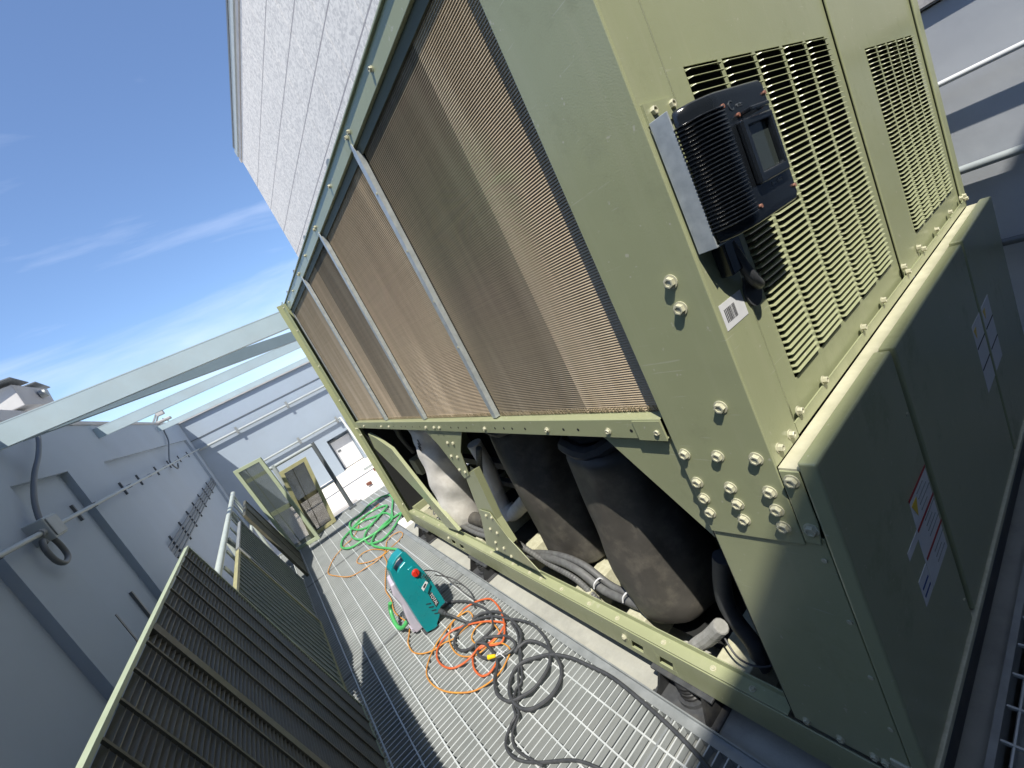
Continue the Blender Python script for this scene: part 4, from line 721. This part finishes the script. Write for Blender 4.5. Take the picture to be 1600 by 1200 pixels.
# ================================================================== railings
hr=thing('handrail',(-1.43,3,ZF),'long pale green pipe handrail along the parapet side of the walkway','railing')
MB().tube([(-1.43,-1.0,-.165),(-1.43,6.85,-.165)],.024,16).build('top_pipe','rail',hr,smooth=True)
MB().tube([(-1.43,-1.0,-.62),(-1.43,6.85,-.62)],.017,12).build('mid_pipe','rail',hr,smooth=True)
MB().cyl((-1.43,6.55,-.165),(-1.43,6.62,-.165),.028,16).cyl((-1.43,6.851,-.165),(-1.43,6.875,-.165),.030,16).build('pipe_coupling','galv',hr,smooth=True)
for y in (.2,1.5,2.8,4.1,5.4,6.7): MB().cyl((-1.43,y,ZF),(-1.43,y,-.19),.02,14).build('post','rail',hr,smooth=True)
for k in range(9):
    y=2.7+k*.45
    MB().hull8([(-1.415,y,-.19),(-1.40,y+.20,-.55),(-1.405,y,-.19),(-1.39,y+.20,-.55),(-1.415,y+.07,-.19),(-1.40,y+.28,-.55),(-1.405,y+.07,-.19),(-1.39,y+.28,-.55)]).build('brace_strip','rail',hr)
gr=thing('end_guardrail',(-.55,6.38,ZF),'dark grey pipe guardrail closing the far end of the walkway','railing')
MB().tube([(-.90,6.38,-.075),(-.235,6.38,-.075)],.026,16).build('top_pipe','pipeg',gr,smooth=True)
MB().tube([(-.90,6.38,-.70),(-.26,6.38,-.70)],.020,14).build('mid_pipe','pipew',gr,smooth=True)
for x in (-.83,-.255): MB().cyl((x,6.38,ZF-.02),(x,6.38,-.05),.030,16).build('post','pipedk' if x>-.5 else 'pipeg',gr,smooth=True)
MB().box(-.31,-.20,6.33,6.43,ZF+.002,ZF+.03).build('base_plate','pipedk',gr)
# small scrap on the white roof
for i,(x,y,s_,m,l) in enumerate(((.35,8.1,.06,'debris','rusty brown scrap lying nearest the guardrail post on the white roof'),(.75,8.9,.09,'debris','rusty brown scrap lying farther out on the white roof'),(1.25,8.3,.05,'debris','small red brown lump near the chiller corner on the white roof'))):
    b=MB();rr=random.Random(i)
    P_=[(x+s_*(.6+rr.random()*.5)*math.cos(k*.9),y+s_*(.6+rr.random()*.5)*math.sin(k*.9),ZR+.02+.02*rr.random()) for k in range(7)]
    b.prism(P_,(0,0,.06));o=b.build('scrap',m,bevel=.01);tag(o,l,'scrap','scraps on the white roof')
o=MB().box(.62,1.10,9.6,9.64,ZR+.001,ZR+.05).build('batten','pipeg');tag(o,'thin grey batten lying on the white roof','batten')
for k in range(4):
    o=MB().hull8([(-.75+.02*k,6.95+.22*k,ZR+.001),(-.75+.02*k,6.95+.22*k,ZR+.05),(-.75,7.05+.22*k,ZR+.001),(-.75,7.05+.22*k,ZR+.06),(-.02,6.98+.22*k,ZR+.001),(-.02,6.98+.22*k,ZR+.05),(-.02,7.08+.22*k,ZR+.001),(-.02,7.08+.22*k,ZR+.06)]).build('stair_tread','cap')
    tag(o,'pale ridge on the white roof seen through the upright grilles','slab','ridges on the white roof')
for o in list(COL.objects):
    if o.parent is None and o.name.split('.')[0] in ('scrap','batten','stair_tread'): rescale(o)
# ================================================================== hoses and cords
def cord(name,key,r,m,label,cat,lift=.006,seed=1,z=ZF,under=0.):
    rr=random.Random(seed);P_=[];pts=D[key]
    hs=[]
    for i,p in enumerate(pts):
        # strands lying over earlier strands of the same or other cords sit a little higher
        n=sum(1 for j,q in enumerate(pts) if abs(i-j)>2 and (q[0]-p[0])**2+(q[1]-p[1])**2<.05**2)
        hs.append(z+r+.002+min(3,n)*r*.9*rr.random()+lift*rr.random()+under)
    for (p,h) in zip(pts,hs): P_.append((p[0],p[1],h))
    o=MB().tube(spl(P_,7),r,8).build(name,m,smooth=True);tag(o,label,cat);return o
D['hoseA'][0]=(-.455,2.49,0)
h=cord('black_hose','hoseA',.0085,'rubber','thick black hose leaving the front of the teal pressure washer and coiling among orange cord','hose',seed=2,under=.006)
cord('black_cable','hoseB',.0095,'rubber','thick black hose in wide rings running off along the walkway edge','hose',seed=3,under=.004)
cord('twisted_cable','pair1',.0068,'rubber','black cable strand running down between the wide rings, right strand of two','cable',seed=4)
cord('twisted_cable','pair2',.0062,'rubber','black cable strand running down between the wide rings, left strand of two','cable',seed=5,under=.002)
cord('extension_cord','orange',.0062,'orange','tangled orange red extension cord on the grating beside the washer','cord',seed=6,under=.004)
cord('twine','amber',.0046,'amber','thin amber cord wandering in a wide loop round the orange coil','cord',seed=7)
cord('twine','amber2',.0046,'amber','thin amber cord knotted beyond the pressure washer','cord',seed=8)
cord('garden_hose','green',.0125,'hose','bright green hose coiled at the far end of the walkway','hose',lift=.01,seed=9)
o=MB().tube(spl([(-.50,2.62,-.88),(-.37,2.60,-.92),(-.30,2.55,-1.0),(-.27,2.45,-1.12),(-.24,2.32,-1.19),(-.22,2.2,-1.195)],7),.0045,8).build('power_lead','rubber',smooth=True);tag(o,'thin black power lead drooping from behind the washer','cable')
o=MB().tube(spl([(-.33,2.66,-1.02),(-.24,2.62,-1.12),(-.21,2.5,-1.19),(-.23,2.36,-1.195),(-.28,2.25,-1.195)],7),.0045,8).build('power_lead','rubber',smooth=True);tag(o,'second thin black lead looping onto the grating at the washer foot','cable')
k=thing('cord_plug',(-.47,1.78,ZF),'yellow plug among bare wires in the middle of the orange coil','plug')
c0=Vector((-.452,1.757,ZF+.035))
MB().cyl(c0,c0+Vector((.03,-.04,.004)),.014,12,r2=.009).build('plug_body','yellow',k,smooth=True)
for a in range(5): MB().tube(spl([c0+Vector((.03,-.04,0)),c0+Vector((.05+.01*a,-.05-.008*a,.012)),c0+Vector((.06+.012*a,-.09+.012*a,-.012))],5),.0022,6).build('wire','rubber' if a%2 else 'white',k,smooth=True)
# ================================================================== pressure washer
pw=thing('pressure_washer',(-.55,2.45,ZF),'teal and grey electric pressure washer with a red knob standing on the grating','pressure washer')
Yw=2.45
def cyc(key,y): return [(p[0],y,p[2]) for p in D[key]]
tl=cyc('w_teal',Yw-.035);hole=cyc('w_hole',Yw-.035);hc=[sum(p[i] for p in hole)/len(hole) for i in range(3)];hole=[(hc[0]+(p[0]-hc[0])*1.18,p[1],hc[2]+(p[2]-hc[2])*1.25) for p in hole]
# bring the outline to rest on the grating
tl=[(x,y,max(z,ZF+.004)) for x,y,z in tl]
# upper handle ring and lower body are one shell: build as polygon with the hole bridged
def bridged(outer,inner):
    # connect closest vertices, inner loop reversed
    bi=min(((i,j) for i in range(len(outer)) for j in range(len(inner))),key=lambda ij:(Vector(outer[ij[0]])-Vector(inner[ij[1]])).length)
    i,j=bi;inn=inner[j:]+inner[:j];return i,inn
def shell(outer,inner,y0,y1,name,m,parent,bevel=.008):
    bm=bmesh.new()
    ov=[bm.verts.new((p[0],y0,p[2])) for p in outer];iv=[bm.verts.new((p[0],y0,p[2])) for p in inner]
    eds=[bm.edges.new((ov[i],ov[(i+1)%len(ov)])) for i in range(len(ov))]+[bm.edges.new((iv[i],iv[(i+1)%len(iv)])) for i in range(len(iv))]
    bmesh.ops.triangle_fill(bm,use_beauty=True,use_dissolve=False,edges=eds)
    r=bmesh.ops.extrude_face_region(bm,geom=list(bm.faces))
    bmesh.ops.translate(bm,vec=(0,y1-y0,0),verts=[v for v in r['geom'] if isinstance(v,bmesh.types.BMVert)])
    bmesh.ops.dissolve_limit(bm,angle_limit=math.radians(1),verts=bm.verts,edges=bm.edges)
    bmesh.ops.recalc_face_normals(bm,faces=bm.faces)
    me=bpy.data.meshes.new(name);bmesh.ops.translate(bm,vec=-Vector(parent['_o']),verts=bm.verts);bm.to_mesh(me);bm.free();me.materials.append(M[m])
    o=bpy.data.objects.new(name,me);COL.objects.link(o);o.parent=parent;o['_o']=parent['_o']
    b=o.modifiers.new('b','BEVEL');b.width=bevel;b.segments=3;b.limit_method='ANGLE';b.angle_limit=math.radians(30)
    return o
front=shell(tl,hole,Yw-.045,Yw+.06,'front_shell','teal',pw,.0055)
gy=[(p[0],0,max(p[2],ZF+.004)) for p in D['w_gray'] if p[2]<-.74]
MB().prism([(p[0]+.004,Yw+.061,p[2]) for p in gy],(.02,.17,-.0)).build('rear_shell','wgray',pw,bevel=.012,seg=3)
ins=cyc('w_inset',Yw-.046)
MB().prism(ins,(0,-.012,0)).build('raised_panel','teal',front,bevel=.006,seg=3)
kx,kz=D['w_knob'][0][0],D['w_knob'][0][2]
MB().cyl((kx,Yw-.058,kz),(kx,Yw-.074,kz),.027,24,r2=.024).box(kx-.003,kx+.003,Yw-.082,Yw-.0741,kz-.022,kz+.022).build('knob','red',front,bevel=.002,smooth=True)
lbp=cyc('w_label',Yw-.0585)
MB().prism(lbp,(0,-.001,0)).build('white_label','white',front)
MB().prism([(p[0]*.5+c_[0]*.5,Yw-.0597,p[2]*.5+c_[2]*.5) for p,c_ in zip(lbp,[tuple(sum(q[i] for q in lbp)/4 for i in range(3))]*4)],(0,-.0006,0)).build('label_print','ink',front)
for k_ in range(4):
    a=Vector((-.452+.006*k_,Yw-.0585,-.832-.014*k_));MB().bar(a,a+Vector((.040,0,.004)),.003,.004).build('vent_rib','steel_dk',front)
for k_ in range(4):
    a=Vector((-.515+.004*k_,Yw-.0462,-1.015-.032*k_));MB().bar(a,a+Vector((.028,0,-.018)),.004,.005).build('vent_slot','ink',front)
bd=cyc('w_badge',Yw-.0462);MB().prism(bd,(0,-.0015,0)).build('badge','ink',front,bevel=.001)
text('TOTAL','brand_lettering','white',front,(-.456,Yw-.0485,-1.024),.030,axes((.02,0,-1),(1,0,.02)),.0005)
for k_ in range(6):
    z_=-.83-.021*k_;MB().box(-.6535+.002*k_,-.60,Yw+.10,Yw+.106,z_,z_+.004).box(-.664,-.655,Yw+.09,Yw+.2,z_-.28,z_-.276).build('side_vent','ink',pw)
MB().cyl((-.462,Yw-.047,-1.125),(-.452,Yw-.10,-1.128),.017,16).cyl((-.452,Yw-.10,-1.128),(-.447,Yw-.125,-1.130),.013,16).build('hose_outlet','rubber',front,smooth=True)
st=[(-.655,2.60,-1.12),(-.70,2.62,-1.15),(-.725,2.68,-1.16),(-.722,2.76,-1.13),(-.70,2.82,-1.08),(-.68,2.80,-1.03)]
MB().tube(spl(st,7),.015,12).build('inlet_hose','hose',pw,smooth=True)
MB().tube(spl([(-.447,Yw-.125,-1.130),(-.43,2.27,-1.135),(-.40,2.2,-1.17),(-.37,2.13,-1.19)],6),.0085,8).build('hose_stub','rubber',pw,smooth=True)
for k_ in range(3):
    z_=ZF+.03+.012*k_;MB().box(-.669,-.60,Yw+.0605,Yw+.2,z_,z_+.004).build('rib_line','wgray',pw)
MB().cyl((-.66,Yw+.20,-1.14),(-.64,Yw+.20,-1.14),.06,24).build('wheel','rubber',pw,smooth=True)
MB().box(-.62,-.50,Yw-.03,Yw+.05,ZF+.0005,ZF+.006).build('foot','rubber',pw)
# ================================================================== sky, sun, camera
W=bpy.data.worlds.new('World');SC.world=W;W.use_nodes=True;t=W.node_tree;Lk=t.links
bg=t.nodes['Background'];sky=N(t,'ShaderNodeTexSky');sky.sky_type='NISHITA';sky.sun_disc=False
Ld=Vector((.30,.535,-1.0)).normalized()      # direction the sunlight travels
Sd=-Ld;sky.sun_elevation=math.asin(Sd.z);sky.sun_rotation=math.atan2(Sd.x,Sd.y)
sky.air_density=1.0;sky.dust_density=.5;sky.ozone_density=3.0
tc=N(t,'ShaderNodeTexCoord');mp=N(t,'ShaderNodeMapping');mp.inputs['Rotation'].default_value=(.25,.1,.5);mp.inputs['Scale'].default_value=(.9,2.6,5.5)
Lk.new(tc.outputs['Generated'],mp.inputs['Vector'])
n=N(t,'ShaderNodeTexNoise',Scale=1.5,Detail=7.,Roughness=.55,Distortion=.6);Lk.new(mp.outputs[0],n.inputs['Vector'])
r=N(t,'ShaderNodeValToRGB');r.color_ramp.elements[0].position=.46;r.color_ramp.elements[1].position=.80;r.color_ramp.elements[0].color=(.03,.03,.03,1);r.color_ramp.elements[1].color=(.55,.55,.55,1)
sx=N(t,'ShaderNodeSeparateXYZ');Lk.new(tc.outputs['Generated'],sx.inputs[0])
hm=N(t,'ShaderNodeMapRange');hm.inputs['From Min'].default_value=.62;hm.inputs['From Max'].default_value=.22;hm.inputs['To Min'].default_value=-.16;hm.inputs['To Max'].default_value=.03
Lk.new(sx.outputs[2],hm.inputs['Value']);ad=N(t,'ShaderNodeMath',operation='ADD');Lk.new(n.outputs['Fac'],ad.inputs[0]);Lk.new(hm.outputs[0],ad.inputs[1]);Lk.new(ad.outputs[0],r.inputs[0])
mx=N(t,'ShaderNodeMixRGB');mx.inputs[2].default_value=(6.2,6.6,7.8,1);Lk.new(r.outputs[0],mx.inputs[0]);tn=N(t,'ShaderNodeMixRGB',blend_type='MULTIPLY');tn.inputs[0].default_value=1.;tn.inputs[2].default_value=(.80,.91,1.04,1);Lk.new(sky.outputs[0],tn.inputs[1]);Lk.new(tn.outputs[0],mx.inputs[1])
Lk.new(mx.outputs[0],bg.inputs[0]);bg.inputs[1].default_value=.118
sd=bpy.data.lights.new('sun','SUN');sd.energy=3.9;sd.angle=math.radians(.53);sd.color=(1,.945,.85)
so=bpy.data.objects.new('sun',sd);COL.objects.link(so);so.rotation_euler=Ld.to_track_quat('-Z','Y').to_euler()
R=((0.72440758,-0.52617828,-0.44538756),(-0.48009871,0.07857197,-0.87368855),(0.49471091,0.8467366,-0.19569938))
cd_=bpy.data.cameras.new('camera');cm=bpy.data.objects.new('camera',cd_);COL.objects.link(cm)
rx=Vector(R[0]);up=-Vector(R[1]);bk=-Vector(R[2])
mt=Matrix((rx,up,bk)).transposed().to_4x4();mt.translation=Vector(CAM);cm.matrix_world=mt
cd_.sensor_width=36;cd_.lens=36*668.891/1600;cd_.clip_start=.02;cd_.clip_end=2000
SC.camera=cm
SC.view_settings.view_transform='Standard';SC.view_settings.look='None';SC.view_settings.exposure=.72;SC.view_settings.gamma=1
SC.view_settings.use_curve_mapping=False
try:
    SC.cycles.max_bounces=6;SC.cycles.diffuse_bounces=3
except Exception: pass
